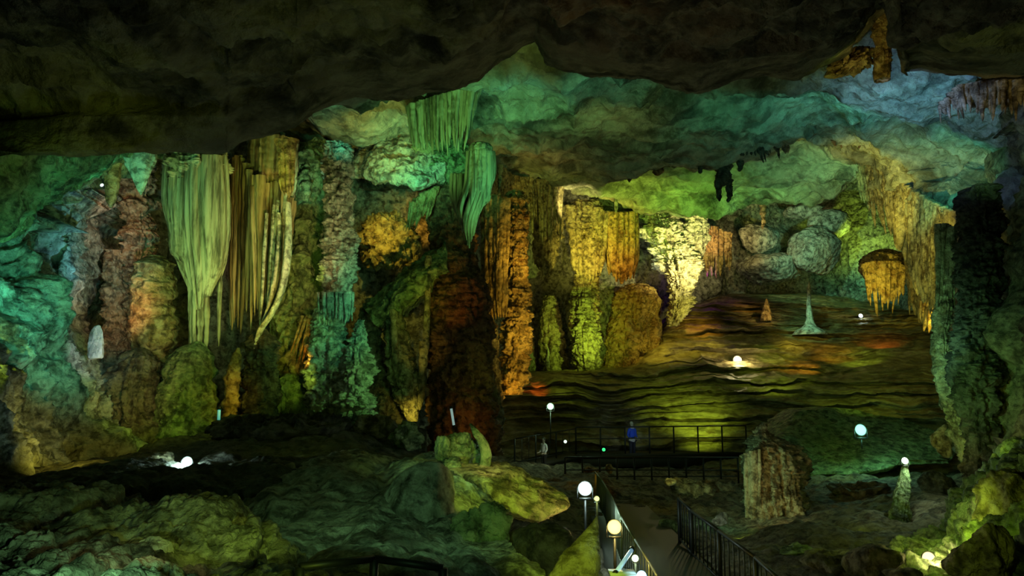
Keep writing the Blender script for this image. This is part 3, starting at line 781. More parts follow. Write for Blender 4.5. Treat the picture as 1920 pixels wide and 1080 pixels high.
put('dripstone_curtain', curtain([(936, 310), (960, 330), (1000, 335), (1056, 342)], [(936, 365), (965, 372), (1005, 480), (1050, 500)], 34, 5, (30, 36), 59, extra=.5), M['tan'],
    'olive curtain of small stalactites between the teal drapery and the far yellow one', 'dripstone curtain')
put('rock', rocklump(1028, 430, 39, 34, 90, .7, 161, rough=.3, rs=1.2), M['mid'], 'shadowed rock mass behind the olive curtain, left of the far yellow column', 'rock')

# far yellow group
put('far_column', [tube([(1098, 380, 36, 40.5), (1100, 420, 36, 40.5), (1102, 480, 32, 40.5), (1100, 530, 26, 40.5), (1097, 545, 28, 40.5), (1097, 600, 31, 40.4), (1098, 650, 32, 40.2), (1102, 700, 28, 40)], 420, 110, .1, 14, .22, (1.2, 1.2, 1.4), .06, 3, seed=61, ridge=True, fine=.09)] +
    curtain([(1062, 386), (1100, 384), (1142, 398)], [(1076, 520), (1100, 540), (1126, 525)], 13, 6, (40, 39.6), 62, w1=.7, extra=.12), M['tan'],
    'yellow-green column in the far chamber with a fluted upper half and warty lower half', 'cave column')
put('hanging_drapery', cone_drape(1166, 402, 536, 32, 20, 40, 16, 63, sw=6, tips=.18, bodyend=.85), M['ochre'],
    'orange-brown bulging drapery right of the far yellow-green column', 'stalactite')
put('flowstone_mound', tube([(1196, 534, 24, 44), (1196, 552, 46, 43.5), (1192, 600, 54, 43), (1186, 650, 56, 42.6), (1180, 700, 60, 42)], 240, 130, .10, 14, .22, (.8, .8, .4), .05, 2, seed=64, ridge=True), M['ochre'],
    'rounded dim orange flowstone mound under the bulging drapery in the far chamber', 'flowstone mound')
put('column', tube([(1030, 555, 14, 42.6), (1032, 600, 24, 42.4), (1036, 650, 28, 42.2), (1040, 695, 26, 42)], 160, 80, .08, 10, .24, (1.2, 1.2, 1.2), seed=65, ridge=True), M['tan'],
    'dim olive pillar in the far chamber left of the yellow-green column', 'cave column')
put('stalagmite', strand(1027, 690, 1027, 648, 5, 1.2, 40, seed=66), M['pale'], 'thin pale stalagmite standing left of the dim olive pillar', 'stalagmite')
put('golden_flowstone', [tube([(1235, 385, 40, 44), (1240, 430, 46, 43), (1262, 480, 50, 42.4), (1276, 530, 36, 42), (1272, 580, 22, 41.8), (1258, 612, 12, 41.6)], 300, 140, .12, 16, .42, (.9, .9, .9), .06, 2, seed=67, ridge=True, fine=.14),
    tube([(1300, 396, 24, 43), (1306, 450, 26, 42.8), (1298, 510, 20, 42.6), (1286, 560, 10, 42.4)], 160, 70, .14, 10, .36, (1.3, 1.3, 1.2), seed=68, ridge=True)], M['pale'],
    'brilliant golden-white flowstone mass spilling down at the entrance to the upper chamber', 'flowstone')
put('dripstone_fringe', curtain([(1314, 425), (1340, 425), (1372, 440)], [(1318, 520), (1342, 532), (1372, 520)], 13, 6, (45, 46), 69, extra=.3), M['ochre'],
    'hanging fringe with a violet glow right of the golden flowstone', 'dripstone curtain')

# rounded boulders in the roof of the far chamber
for (x, y, hw, hh, s, lab) in [(1530, 465, 62, 58, 171, 'largest rounded grey-green boulder bulging from the far wall'),
                               (1428, 445, 46, 36, 172, 'rounded boulder left of the largest one on the far wall'),
                               (1552, 415, 50, 34, 173, 'boulder wedged on top of the largest rounded one on the far wall'),
                               (1500, 395, 44, 15, 174, 'flat teal slab lying above the rounded boulders of the far wall'),
                               (1440, 505, 78, 42, 175, 'low wide rounded boulder beneath the others on the far wall')]:
    put('boulder', rocklump(x, y, 47.5 + (s - 170) * .3, hw, hh, .8, s, rough=.06, facets=22, rs=.8), M['grey'], lab, 'boulder', group='rounded boulders of the far wall')
put('stalactite', strand(1430, 385, 1431, 430, 7, 3, 45, seed=70), M['tan'], 'short stalactite in front of the rounded boulders of the far wall', 'stalactite')

# yellow curtain sweeping down on the right
put('great_curtain', curtain([(1600, 288), (1640, 308), (1690, 341), (1740, 374), (1790, 398)], [(1612, 400), (1660, 450), (1700, 520), (1745, 600), (1784, 640)], 105, 5.5, (32.2, 21.9), 71, extra=.75, w1=.5) +
    curtain([(1690, 375), (1740, 410), (1786, 440)], [(1700, 500), (1736, 610), (1776, 640)], 24, 8, (28, 22.4), 72, extra=.3, w1=.5) +
    [tube([(1690, 365, 9, 27), (1691, 395, 12, 27), (1690, 430, 10, 27), (1687, 470, 3, 27)], 90, 40, .08, 8, .1, seed=73)], M['tan'],
    'great yellow curtain of stalactites sweeping down at right beside the black column', 'dripstone curtain')
put('grotto_stalactites', [tube([(1655, 468, 12, 42), (1656, 480, 38, 41.8), (1658, 500, 42, 41.6), (1660, 520, 34, 41.5), (1660, 534, 12, 41.5)], 100, 100, .12, 22, .2, (1, 1, .7), seed=74, ridge=True)] +
    curtain([(1616, 496), (1635, 490), (1676, 490), (1698, 500)], [(1626, 562), (1645, 596), (1670, 590), (1694, 575)], 34, 4.5, (40.6, 40.4), 75, extra=.5), M['ochre'],
    'domed cluster of golden stalactites in the grotto left of the black column', 'stalactite')
put('dripstone_fringe', curtain([(1700, 480), (1730, 500), (1760, 520)], [(1706, 590), (1722, 612), (1742, 640)], 12, 8, (30, 26), 76, extra=.25), M['ochre'],
    'bright yellow hanging points right of the domed cluster, below the great curtain', 'dripstone curtain')

# spire stalagmites on the terraces
put('spire_stalagmite', [tube([(1517, 528, 1.2, 41.4), (1517, 545, 3.6, 41.4), (1517, 575, 4.6, 41.4), (1518, 600, 7, 41.4), (1518, 612, 12, 41.4), (1518, 620, 24, 41.4), (1518, 628, 30, 41.4)], 120, 48, .04, 9, .08, (3, 3, 4), .1, 5, seed=77)], M['pale'],
    'slender pale spire stalagmite on a round pedestal atop the terraces', 'stalagmite')
put('stalagmite', tube([(1437, 560, 1.5, 43.1), (1437, 574, 5, 43.1), (1437, 588, 9, 43.1), (1437, 602, 11, 43.1)], 60, 40, .05, 8, .1, seed=78), M['ochre'],
    'small amber cone stalagmite left of the pale spire', 'stalagmite')

# ceiling stalactites silhouetted in the dome
for (x, y0, y1, w0, w1, Y, lab, mt) in [
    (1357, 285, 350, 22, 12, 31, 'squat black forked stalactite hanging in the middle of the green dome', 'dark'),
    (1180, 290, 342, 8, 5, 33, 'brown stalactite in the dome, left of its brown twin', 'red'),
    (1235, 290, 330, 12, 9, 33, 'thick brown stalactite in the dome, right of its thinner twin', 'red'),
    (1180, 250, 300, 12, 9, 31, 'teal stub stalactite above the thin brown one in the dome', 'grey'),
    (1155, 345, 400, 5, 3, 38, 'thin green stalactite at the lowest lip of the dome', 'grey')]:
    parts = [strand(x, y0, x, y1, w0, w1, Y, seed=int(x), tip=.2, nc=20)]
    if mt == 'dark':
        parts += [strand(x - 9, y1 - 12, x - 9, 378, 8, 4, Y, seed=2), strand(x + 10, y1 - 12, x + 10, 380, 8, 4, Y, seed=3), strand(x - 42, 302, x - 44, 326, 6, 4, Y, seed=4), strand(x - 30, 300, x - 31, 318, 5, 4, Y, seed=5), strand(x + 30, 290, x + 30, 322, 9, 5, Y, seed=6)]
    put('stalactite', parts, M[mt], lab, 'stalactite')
put('dripstone_fringe', curtain([(1385, 272), (1430, 268), (1480, 262)], [(1385, 302), (1440, 312), (1480, 290)], 16, 5, 30, 81, extra=.6), M['dark'], 'dark fringe of small stalactites right of the forked black one in the dome', 'dripstone curtain')
put('dripstone_fringe', curtain([(1560, 262), (1600, 262), (1650, 255)], [(1565, 280), (1600, 285), (1650, 276)], 9, 5, 27, 82, extra=.6), M['red'], 'brown fringe of small stalactites under the blue-lit slope of the dome', 'dripstone curtain')
put('dripstone_fringe', curtain([(1760, 200), (1800, 160), (1850, 152), (1930, 150)], [(1762, 235), (1810, 225), (1850, 235), (1930, 225)], 30, 6, (18, 16.5), 83, extra=.6) +
    [rocklump(1860, 165, 17.4, 70, 22, .6, 84, rough=.3, rs=2)], M['tan'], 'dull yellow fringe of stubby stalactites below the ceiling rim at upper right', 'dripstone curtain')
put('hanging_column', [tube([(1655, -60, 22, 17), (1652, 10, 20, 17), (1655, 60, 21, 17), (1654, 110, 20, 17), (1656, 150, 16, 17)], 200, 80, .1, 12, .24, (3, 3, 2.5), .1, 4, seed=85, ridge=True)], M['ochre'],
    'yellowish column lit in the notch of the dark ceiling at upper right', 'cave column')
put('rock', rocklump(1600, 118, 17.2, 46, 20, .8, 86, rough=.4, rs=2, tilt=.5), M['ochre'], 'knobbly brown rock left of the column in the ceiling notch', 'rock')

# right-hand black column group
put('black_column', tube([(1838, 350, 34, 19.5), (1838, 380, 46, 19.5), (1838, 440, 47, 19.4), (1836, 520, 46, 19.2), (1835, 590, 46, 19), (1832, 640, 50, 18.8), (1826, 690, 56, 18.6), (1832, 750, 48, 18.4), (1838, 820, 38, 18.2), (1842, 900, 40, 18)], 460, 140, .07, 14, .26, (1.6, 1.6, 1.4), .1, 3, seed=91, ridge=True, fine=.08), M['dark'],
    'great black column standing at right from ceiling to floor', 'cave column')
put('column', [tube([(1768, 420, 8, 21), (1768, 500, 12, 20.8), (1770, 580, 18, 20.6), (1764, 640, 20, 20.4), (1776, 700, 26, 20), (1796, 760, 30, 19.6), (1812, 830, 24, 19.2), (1822, 890, 20, 19)], 380, 100, .14, 12, .22, (1.8, 1.8, 1.2), seed=92, ridge=True, fine=.06)] +
    curtain([(1756, 420), (1775, 420), (1792, 430)], [(1752, 620), (1770, 640), (1790, 640)], 8, 6, 20.6, 93, extra=.3), M['tan'],
    'pale green fluted column clinging to the left side of the black column', 'cave column')
put('rock', rocklump(1770, 826, 23, 26, 26, .6, 176, rough=.14), M['tan'], 'small olive rock face lit at the left foot of the black column', 'rock')

# ================================================================== RIGHT BANK AND STUMP
def sk(rows, nr, nc, rough, vec, flip=True):
    W = skirt(patch(rows, nr, nc, rough, flip=flip), vec)
    return W.reshape(-1, 3), gridf(W.shape[0], W.shape[1])

put('rock_bank', sk([
    [(1640, 1150, 10.5), (1800, 1150, 8), (2100, 1150, 6)],
    [(1642, 1070, 12), (1740, 1075, 11), (1850, 1060, 9), (2100, 1030, 7)],
    [(1680, 1040, 13.4), (1760, 1000, 12.6), (1860, 960, 11), (2100, 900, 9)],
    [(1740, 1000, 15), (1800, 940, 14.4), (1880, 880, 13.5), (2100, 780, 11)],
    [(1790, 960, 17), (1850, 890, 16.5), (1900, 840, 16), (2100, 720, 13)],
    [(1800, 980, 19), (1860, 920, 18.5), (1920, 860, 18), (2100, 740, 15)]],
    300, 300, [(.5, (.9, .9, .6), 5, 201, True), (.16, (3, 3, 1.6), 4, 202, True)], (0, .6, -1.5)), M['moss'],
    'rugged yellow-green rock bank filling the lower right corner', 'rock')
put('rock', rocklump(1890, 960, 11, 60, 100, .6, 203, rough=.3, rs=1.3, tilt=-.3), M['tan'], 'upright fluted rock against the right edge of the picture', 'rock')
put('rock', rocklump(1840, 1050, 8.6, 60, 70, .6, 204, rough=.3, rs=1.6, tilt=-.4), M['tan'], 'leaning rock fin in the very bottom right corner', 'rock')
put('stalagmite', tube([(1864, 850, 3, 15.4), (1866, 870, 12, 15.4), (1868, 900, 20, 15.2), (1870, 940, 24, 15)], 90, 50, .1, 8, .2, seed=205), M['moss'], 'small pointed stalagmite on the right bank under the black column', 'stalagmite')
put('stump_stalagmite', [tube([(1432, 792, 4, 20.6), (1430, 806, 14, 20.6), (1432, 820, 24, 20.6), (1448, 835, 52, 20.6), (1452, 860, 60, 20.5), (1454, 890, 61, 20.4), (1456, 920, 58, 20.3), (1460, 960, 56, 20.1), (1462, 985, 58, 20), (1464, 1010, 62, 19.9)], 360, 170, .14, 22, .24, (1.8, 1.8, 1.0), .05, 2.4, seed=95, ridge=True, fine=.1, depth=.85)] +
    curtain([(1396, 850), (1410, 845), (1425, 842)], [(1402, 985), (1412, 990), (1425, 985)], 7, 5, (20.1, 19.7), 96, w1=.9, extra=.1), M['tan'],
    'massive rough stump-like stalagmite with a pointed top beside the walkway', 'stalagmite')
put('stalagmite', [tube([(1697, 868, 5, 17.4), (1696, 885, 9, 17.4), (1694, 910, 15, 17.3), (1692, 940, 18, 17.1), (1688, 970, 20, 16.9), (1680, 1010, 26, 16.6), (1664, 1050, 44, 16.2), (1650, 1085, 60, 16)], 260, 90, .14, 12, .26, (2, 2, 1.2), seed=97, ridge=True)], M['moss'],
    'narrow stalagmite with a lamp on its tip, right of the stump', 'stalagmite')
put('boulder', rocklump(1640, 1050, 12, 50, 34, .9, 206, rough=.16), M['mid'], 'dark rounded boulder at the foot of the narrow stalagmite', 'boulder')
put('boulder', rocklump(1690, 1078, 10, 34, 16, .9, 207, rough=.2), M['tan'], 'small rock at the bottom edge below the floodlit bank', 'boulder')
# smooth bowl wall behind the stump lit green
put('flowstone_bowl', sk([
    [(1462, 790, 31), (1500, 770, 31), (1600, 770, 31), (1700, 785, 30), (1800, 830, 28)],
    [(1462, 820, 29), (1505, 820, 29), (1600, 830, 28.4), (1700, 835, 28), (1790, 850, 27)],
    [(1462, 862, 27.4), (1520, 870, 27.4), (1600, 872, 26.6), (1680, 862, 26.6), (1780, 862, 26.6)],
    [(1462, 890, 27), (1525, 892, 27), (1600, 896, 26.4), (1660, 884, 26.4), (1700, 868, 26.4), (1780, 866, 26.4)],
    [(1462, 888, 29), (1525, 888, 29), (1600, 890, 29), (1680, 880, 29), (1780, 864, 29)]],
    120, 200, [(.22, (.5, .5, .5), 3, 211, False), (.05, (2, 2, 2), 3, 212, True)], (0, 1.5, 0)), M['moss'],
    'smooth green bowl of flowstone below the turquoise lamp', 'flowstone')
rr = random.Random(5)
for i, (x, y, Y, hw, hh, mt, lab) in enumerate([
    (1290, 915, 22, 42, 14, 'tan', 'low yellowish rock beyond the right handrail, left of the stump'),
    (1345, 908, 23, 40, 9, 'mid', 'flat dark rock between the low yellowish rock and the stump'),
    (1352, 975, 17.5, 16, 12, 'pale', 'small whitish rock lit by the handrail, left of the stump base'),
    (1250, 988, 18.2, 16, 16, 'moss', 'blunt green rock between the two handrails'),
    (1255, 903, 21, 12, 6, 'pale', 'tiny teal-lit rock left of the low yellowish one'),
    (1490, 1030, 14, 40, 9, 'moss', 'flat mossy rock in the hollow below the stump'),
    (1560, 1050, 13, 60, 12, 'mid', 'long flat rock in the hollow right of the mossy one'),
    (1560, 985, 19, 60, 12, 'mid', 'dark flat rock behind the hollow, right of the stump foot'),
    (1610, 925, 22, 50, 20, 'mid', 'dark rock under the green flowstone bowl'),
    (1110, 882, 27.4, 15, 7, 'ochre', 'small added amber-lit rock under the middle of the boardwalk'),  # this rock and the next are added to carry orange-lit patches
    (1143, 880, 27.8, 9, 9, 'ochre', 'smaller added amber-lit rock right of the other one under the boardwalk'),
    (1750, 905, 20, 36, 22, 'dark', 'black rounded rock left of the black column foot')]):
    put('boulder', rocklump(x, y, Y, hw, hh, .9, 220 + i, rough=.2, n=44, rs=1.6), M[mt], lab, 'boulder')

# ================================================================== FOREGROUND ROCKS
put('foreground_rock', sk([
    [(-200, 1250, 3.6), (300, 1250, 3.6), (700, 1250, 3.6)],
    [(-200, 1080, 5), (100, 1080, 4.8), (300, 1075, 4.8), (500, 1080, 5), (640, 1100, 5.5)],
    [(-200, 1000, 6), (100, 985, 5.6), (230, 1010, 5.8), (330, 1000, 6.2), (480, 1000, 6.6), (600, 1082, 6.6)],
    [(-200, 950, 7), (90, 935, 6.8), (200, 955, 7.4), (330, 950, 7.8), (470, 980, 7.8), (590, 1068, 7.6)],
    [(-200, 915, 8.6), (60, 905, 8.6), (220, 900, 9), (320, 935, 9), (480, 975, 8.6), (590, 1062, 8.2)],
    [(-200, 940, 10), (60, 930, 10), (220, 935, 10), (320, 965, 10), (480, 1000, 9.6), (590, 1090, 9)]],
    380, 460, [(.34, (.7, .7, 1.2), 5, 231, True), (.12, (2.2, 2.2, 5), 4, 232, True), (.03, (8, 8, 14), 3, 233, True)], (0, .5, -1.2)), M['grey'],
    'huge cracked grey-green rock filling the lower left corner', 'rock')
put('rock_slab', rocklump(405, 990, 7.2, 76, 20, .8, 234, rough=.2, rs=2.2, n=90), M['tan'], 'ledge with a bright yellow rim on top of the lower left rock', 'rock')
put('rock_slab', rocklump(275, 1030, 6.2, 44, 22, .8, 235, rough=.25, rs=2.5, n=70), M['pale'], 'pale broken lump in the middle of the lower left rock', 'rock')
put('rock_bank', sk([
    [(-300, 905, 9.5), (0, 925, 10), (250, 900, 11), (420, 900, 11.5), (600, 925, 11), (720, 1000, 10)],
    [(-300, 880, 12), (0, 895, 12.5), (200, 872, 13.5), (420, 862, 14), (600, 858, 14), (800, 890, 13.4)],
    [(-300, 870, 15), (0, 880, 15.5), (200, 862, 16), (420, 835, 17), (600, 815, 18), (800, 850, 18)],
    [(-300, 900, 20), (0, 900, 20), (200, 860, 20), (420, 780, 21), (600, 775, 21.6), (800, 800, 22)]],
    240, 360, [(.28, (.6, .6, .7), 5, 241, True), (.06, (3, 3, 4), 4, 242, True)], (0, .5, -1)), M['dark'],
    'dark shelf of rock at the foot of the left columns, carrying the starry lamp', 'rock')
put('sloping_rock', sk([
    [(400, 1300, 4.5), (480, 1250, 4.5), (760, 1250, 4.6), (1060, 1250, 6)],
    [(400, 1130, 6.8), (520, 1080, 6.8), (760, 1080, 6.6), (900, 1085, 7), (1030, 1100, 8)],
    [(400, 1075, 8.4), (500, 1010, 8.4), (700, 1000, 8.2), (860, 1010, 8.4), (960, 1030, 9)],
    [(400, 990, 10.4), (500, 935, 10.4), (700, 930, 10), (850, 950, 10.4), (930, 980, 11)],
    [(400, 950, 12.8), (500, 890, 12.8), (640, 868, 12.5), (820, 868, 12.6), (900, 900, 13)],
    [(400, 950, 16), (500, 885, 16), (640, 850, 16), (820, 850, 16), (900, 880, 16)]],
    300, 360, [(.28, (.5, .5, .6), 4, 251, True), (.07, (2, 2, 2), 4, 252, True), (.015, (9, 9, 9), 2, 253, True)], (0, .5, -1.5)), M['grey'],
    'broad smooth dark slope of rock at bottom centre left', 'rock')
put('boulder', rocklump(790, 945, 10.2, 78, 92, .7, 254, rough=.07, facets=10, tilt=-.5, n=90), M['grey'], 'large smooth tilted block on the dark slope, left of the craggy rock', 'boulder')
put('craggy_rock', [rocklump(868, 860, 13.4, 50, 46, .8, 255, rough=.34, rs=1.5, n=100), tube([(882, 794, 2, 12.9), (892, 810, 7, 12.8), (906, 832, 9, 12.7), (912, 856, 10, 12.7), (904, 880, 11, 12.6), (884, 900, 10, 12.6), (868, 905, 4, 12.6)], 120, 40, .1, 8, .3, (3, 3, 3), seed=256),
    rocklump(832, 850, 12.9, 20, 34, .8, 263, rough=.3, rs=2), rocklump(850, 878, 12.4, 18, 22, .8, 264, rough=.3, rs=2),
    rocklump(850, 925, 12.4, 52, 56, .8, 257, rough=.3, rs=1.5, n=90)], M['moss'],
    'craggy green rock with a hooked pale crest at bottom centre', 'rock')
put('boulder', rocklump(952, 925, 12.2, 104, 44, .8, 258, rough=.1, facets=12, tilt=-.38, n=110, rs=1.6), M['tan'], 'bright yellow-green sloping boulder right of the craggy rock', 'boulder')
put('boulder', rocklump(900, 1010, 9.6, 60, 56, .8, 259, rough=.3, rs=1.5, n=80), M['moss'], 'broken mossy rock directly below the craggy one', 'boulder')
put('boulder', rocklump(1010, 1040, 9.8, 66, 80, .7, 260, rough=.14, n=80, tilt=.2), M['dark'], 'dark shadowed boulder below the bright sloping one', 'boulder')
put('pointed_rock', [tube([(1119, 968, 1.2, 8.7), (1114, 985, 8, 8.7), (1104, 1010, 20, 8.6), (1092, 1040, 34, 8.5), (1082, 1080, 48, 8.4), (1070, 1150, 66, 8.3)], 150, 90, .05, 5, .14, (1.5, 1.5, 1), seed=261, fine=.03, depth=.6)], M['tan'], 'pointed yellow rock fin at the bottom, left of the two starry lamps', 'rock')
put('boulder', rocklump(760, 812, 19, 34, 26, .8, 262, rough=.3, rs=1.4), M['moss'], 'round mossy boulder under the column with the yellow foot', 'boulder')
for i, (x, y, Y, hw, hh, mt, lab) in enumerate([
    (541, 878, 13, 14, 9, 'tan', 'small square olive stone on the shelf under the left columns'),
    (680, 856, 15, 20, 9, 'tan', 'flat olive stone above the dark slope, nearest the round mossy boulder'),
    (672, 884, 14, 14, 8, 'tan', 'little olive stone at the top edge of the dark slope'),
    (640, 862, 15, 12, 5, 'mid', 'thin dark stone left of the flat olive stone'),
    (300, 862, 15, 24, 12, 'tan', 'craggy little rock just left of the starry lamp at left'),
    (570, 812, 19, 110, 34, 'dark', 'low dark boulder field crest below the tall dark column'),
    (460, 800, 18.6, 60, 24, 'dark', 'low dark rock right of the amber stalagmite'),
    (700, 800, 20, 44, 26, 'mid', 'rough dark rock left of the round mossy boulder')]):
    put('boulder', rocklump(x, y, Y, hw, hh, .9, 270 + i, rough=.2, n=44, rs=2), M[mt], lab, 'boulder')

# ================================================================== LAMP FIXTURES
def lamp(px, py, Y, rpx, col, power, W, lab, aim=(0, -1, .2), stand=0):
    """round floodlight: bracket, housing, glowing lens; rpx = lens radius in picture px"""
    c = np.array(V(px, py, Y)); R = rpx / F * Y
    e = empty('flood_lamp', c - np.array([0, 0, R * 1.7]), lab, 'lamp', None)
    a = Vector(aim).normalized(); q = a.to_track_quat('Z', 'Y').to_matrix()
    Q = np.array(q)
    def rev(prof, n=28):
        th = np.linspace(0, 2 * PI, n, endpoint=False)
        W_ = np.stack([np.stack([np.cos(th) * r, np.sin(th) * r, 0 * th + z], -1) for z, r in prof])
        return (W_.reshape(-1, 3) @ Q.T + c), gridf(len(prof), n, True)
    v, f = rev([(-R * 1.1, .001), (-R * 1.1, R * .7), (-R * .3, R * 1.08), (0, R * 1.12), (0, R * 1.0), (-R * .05, R * .98)])
    add_mesh('housing', v, f, M['metal'], parent=e)
    v, f = rev([(-R * .04, R * .98), (R * .08, R * .8), (R * .16, R * .4), (R * .18, .001)])
    mm = plain('lamp_glass', (.03, .03, .03), .9, emit=col, power=power)
    mm.node_tree.nodes['Principled BSDF'].inputs['Specular IOR Level'].default_value = 0.05
    add_mesh('lens', v, f, mm, parent=e)
    v, f = join([boxm(c + [0, 0, -R * 1.45], (R * 1.8, R * .5, R * .25)), boxm(c + [-R * 1.15, R * .2, -R * .7], (R * .14, R * .4, R * 1.7)), boxm(c + [R * 1.15, R * .2, -R * .7], (R * .14, R * .4, R * 1.7))])
    add_mesh('bracket', v, f, M['metal'], parent=e)
    if stand:
        v, f = bar(c - [0, 0, R * 1.5], c - [0, 0, stand], .025); add_mesh('stand', v, f, M['metal'], parent=e)
    if W:
        l = bpy.data.lights.new('lamp_light', 'POINT'); l.energy = W; l.color = tuple(min(1, t) for t in col); l.shadow_soft_size = R
        lo = bpy.data.objects.new('lamp_light', l); COL.objects.link(lo); lo.parent = e
        lo.location = Vector(c + np.array(a) * R * 1.6) - e.location
    return e

lamp(350, 867, 14.5, 10, (.62, 1, .90), 2.6, 60, 'bright blue-white floodlight on the dark shelf at left')
lamp(1097, 916, 15, 12, (.70, 1, .92), 2.6, 90, 'brightest blue-white floodlight left of the path', stand=1.5)
lamp(1152, 988, 11.5, 12, (1, .78, .22), 2.6, 50, 'bright yellow floodlight left of the path, nearer than the white one', stand=1.5)
lamp(1119, 935, 14, 4.5, (.8, 1, .3), 1.8, 6, 'small yellow-green lamp between the two bright floodlights by the path', stand=1.4)
lamp(1032, 762, 30, 6, (.55, 1, .6), 1.8, 60, 'small pale green lamp in the dark below the amber column', stand=1.6)
lamp(1614, 806, 26, 10, (.30, 1, .66), 2.2, 90, 'turquoise floodlight on the slope above the green bowl', stand=0.7)
lamp(1697, 864, 17.3, 6, (.7, 1, .65), 6, 30, 'small white-green lamp on the tip of the narrow stalagmite')
lamp(1742, 1048, 12, 12, (1, .85, .35), 2.4, 25, 'warm floodlight on the right rock bank')
lamp(1383, 675, 38.9, 8, (1, .85, .42), 2.6, 120, 'warm white floodlight glowing on the orange terraces')
lamp(1191, 1047, 9, 6, (.75, 1, .55), 5, 5, 'pale oval lamp at the bottom beside the left handrail', stand=1.2)
lamp(1203, 1080, 8, 9, (.5, .95, 1), 5, 5, 'pale blue lamp cut by the bottom edge beside the handrail')
lamp(1060, 828, 30, 3, (.7, .9, .7), 2, 0, 'faint white lamp behind the left end of the boardwalk')
lamp(1132, 843, 30, 3.2, (.05, .9, .25), 1.5, 0, 'tiny green lamp on the boardwalk railing')
lamp(191, 347, 21, 3.2, (.8, 1, .95), 4, 3, 'tiny white lamp beside the ochre stalactite at upper left')
lamp(1614, 592, 44, 4, (.8, 1, .9), 3, 8, 'small white lamp on the terraces left of the grotto')

def tubelamp(a, b, r, col, power, lab, W=0):
    A, B = np.array(V(*a)), np.array(V(*b)); c = (A + B) / 2
    e = empty('tube_lamp', c - [0, 0, r * 2], lab, 'lamp')
    v, f = bar(A, B, r, 10); add_mesh('glass_tube', v, f, plain('tube_glass', (.7, .8, .8), .4, emit=col, power=power), parent=e)
    d = (B - A) / np.linalg.norm(B - A)
    v, f = bar(A - d * r * 2, A, r * 1.4, 10); add_mesh('end_cap', v, f, M['metal'], parent=e)
    v, f = bar(B, B + d * r * 2, r * 1.4, 10); add_mesh('end_cap', v, f, M['metal'], parent=e)
tubelamp((-10, 922, 9), (26, 913, 9), .022, (.1, .9, .6), .8, 'teal tube light at the left edge above the grey rock')
tubelamp((846, 766, 22), (851, 797, 22), .04, (.45, .7, .65), .5, 'upright pale tube light before the brown trunk column')
tubelamp((411, 768, 19), (410, 790, 19), .04, (.1, .7, .6), .5, 'short teal tube light at the foot of the amber stalagmite')
tubelamp((1184, 1032, 8.6), (1155, 1074, 8), .025, (.35, .65, .8), .6, 'slanting pale blue tube light at the bottom centre')
tubelamp((1420, 749, 35.2), (1452, 749, 35.2), .05, (.8, 1, .6), .7, 'short horizontal tube light in the middle of the terraces')

put('lit_rock_patch', rocklump(181, 646, 19.6, 15, 32, .6, 305, rough=.12, n=50, rs=3, facets=7), M['white'], 'small rock patch whitened to look brightly lit between the teal wall and the reddish column', 'rock')  # white lump put in for a brightly lit patch of rock


# ================================================================== WALKWAYS AND RAILS
def railing(name, pts, h, lab, bal=.0, posts=1.2, r=.03, mids=(.5,), mat='metal', group=None):
    """pts: 3-D points of the foot line; posts, rails and balusters as parts"""
    pts = [np.array(p, float) for p in pts]
    e = empty(name, pts[0], lab, 'railing', group)
    for a, b in zip(pts[:-1], pts[1:]):
        L = np.linalg.norm(b - a); n = max(1, int(round(L / posts)))
        for i in range(n + (1 if b is pts[-1] else 0)):
            p = a + (b - a) * i / n; v, f = bar(p - [0, 0, .05], p + [0, 0, h], r * 1.2); add_mesh('post', v, f, M[mat], parent=e)
        v, f = bar(a + [0, 0, h], b + [0, 0, h], r); add_mesh('top_rail', v, f, M[mat], parent=e)
        for m_ in mids:
            v, f = bar(a + [0, 0, h * m_], b + [0, 0, h * m_], r * .7); add_mesh('middle_rail', v, f, M[mat], parent=e)
        if bal:
            n = int(L / bal); q = [bar(a + (b - a) * i / n + [0, 0, h * .1], a + (b - a) * i / n + [0, 0, h], r * .4, 6) for i in range(1, n)]
            v, f = join(q); o = add_mesh('balusters', v, f, M[mat], parent=e); o['kind'] = 'stuff'
    return e

# far boardwalk
A = np.array(V(965, 872, 30)); B = np.array(V(1080, 850, 31.5)); D = np.array(V(1400, 846, 32)); E = np.array(V(1536, 856, 31))
bw_e = empty('boardwalk', V(1240, 870, 31.5), 'dark boardwalk crossing below the terraces', 'walkway')
for a, b in ((A, B), (B, D), (D, E)):
    d = b - a; L = np.linalg.norm(d); u = d / L; nrm = np.cross(u, [0, 0, 1]); nrm /= np.linalg.norm(nrm)
    R_ = np.stack([u, nrm, np.cross(u, nrm)], 1)
    if R_[2, 2] < 0: R_[:, 2] *= -1
    v, f = boxm((a + b) / 2 + [0, .9, -.15], (L + .1, 1.8, .12), R_); add_mesh('deck', v, f, M['wood'], parent=bw_e)
    v, f = boxm((a + b) / 2 + [0, .1, -.42], (L, .12, .45), R_); add_mesh('beam', v, f, M['wood'], parent=bw_e)
    n = max(2, int(L / 1.6))
    for i in range(n):
        p = a + d * (i + .5) / n
        v, f = boxm(p + [0, .2, -.9], (.12, .12, 1.3)); add_mesh('support_post', v, f, M['wood'], parent=bw_e)
railing('handrail', [A, B], 1.1, 'handrail of the boardwalk left section, beside the person in white', bal=.35, posts=1.0, mids=(.1,))
railing('handrail', [B + [0, 0, 0], D], 1.15, 'long dark handrail along the boardwalk before the lit terraces', posts=1.15, mids=(.55,))
railing('handrail', [D + [2.2, .1, 0], E], 1.2, 'short end of dark railing right of the stump', posts=.8, mids=(.5,))
# lower ladder-like stair railing seen under the boardwalk
railing('handrail', [V(1060, 905, 27), V(1385, 905, 27)], .95, 'lower dark railing in the shadow under the boardwalk', posts=.7, mids=(.5, .25))

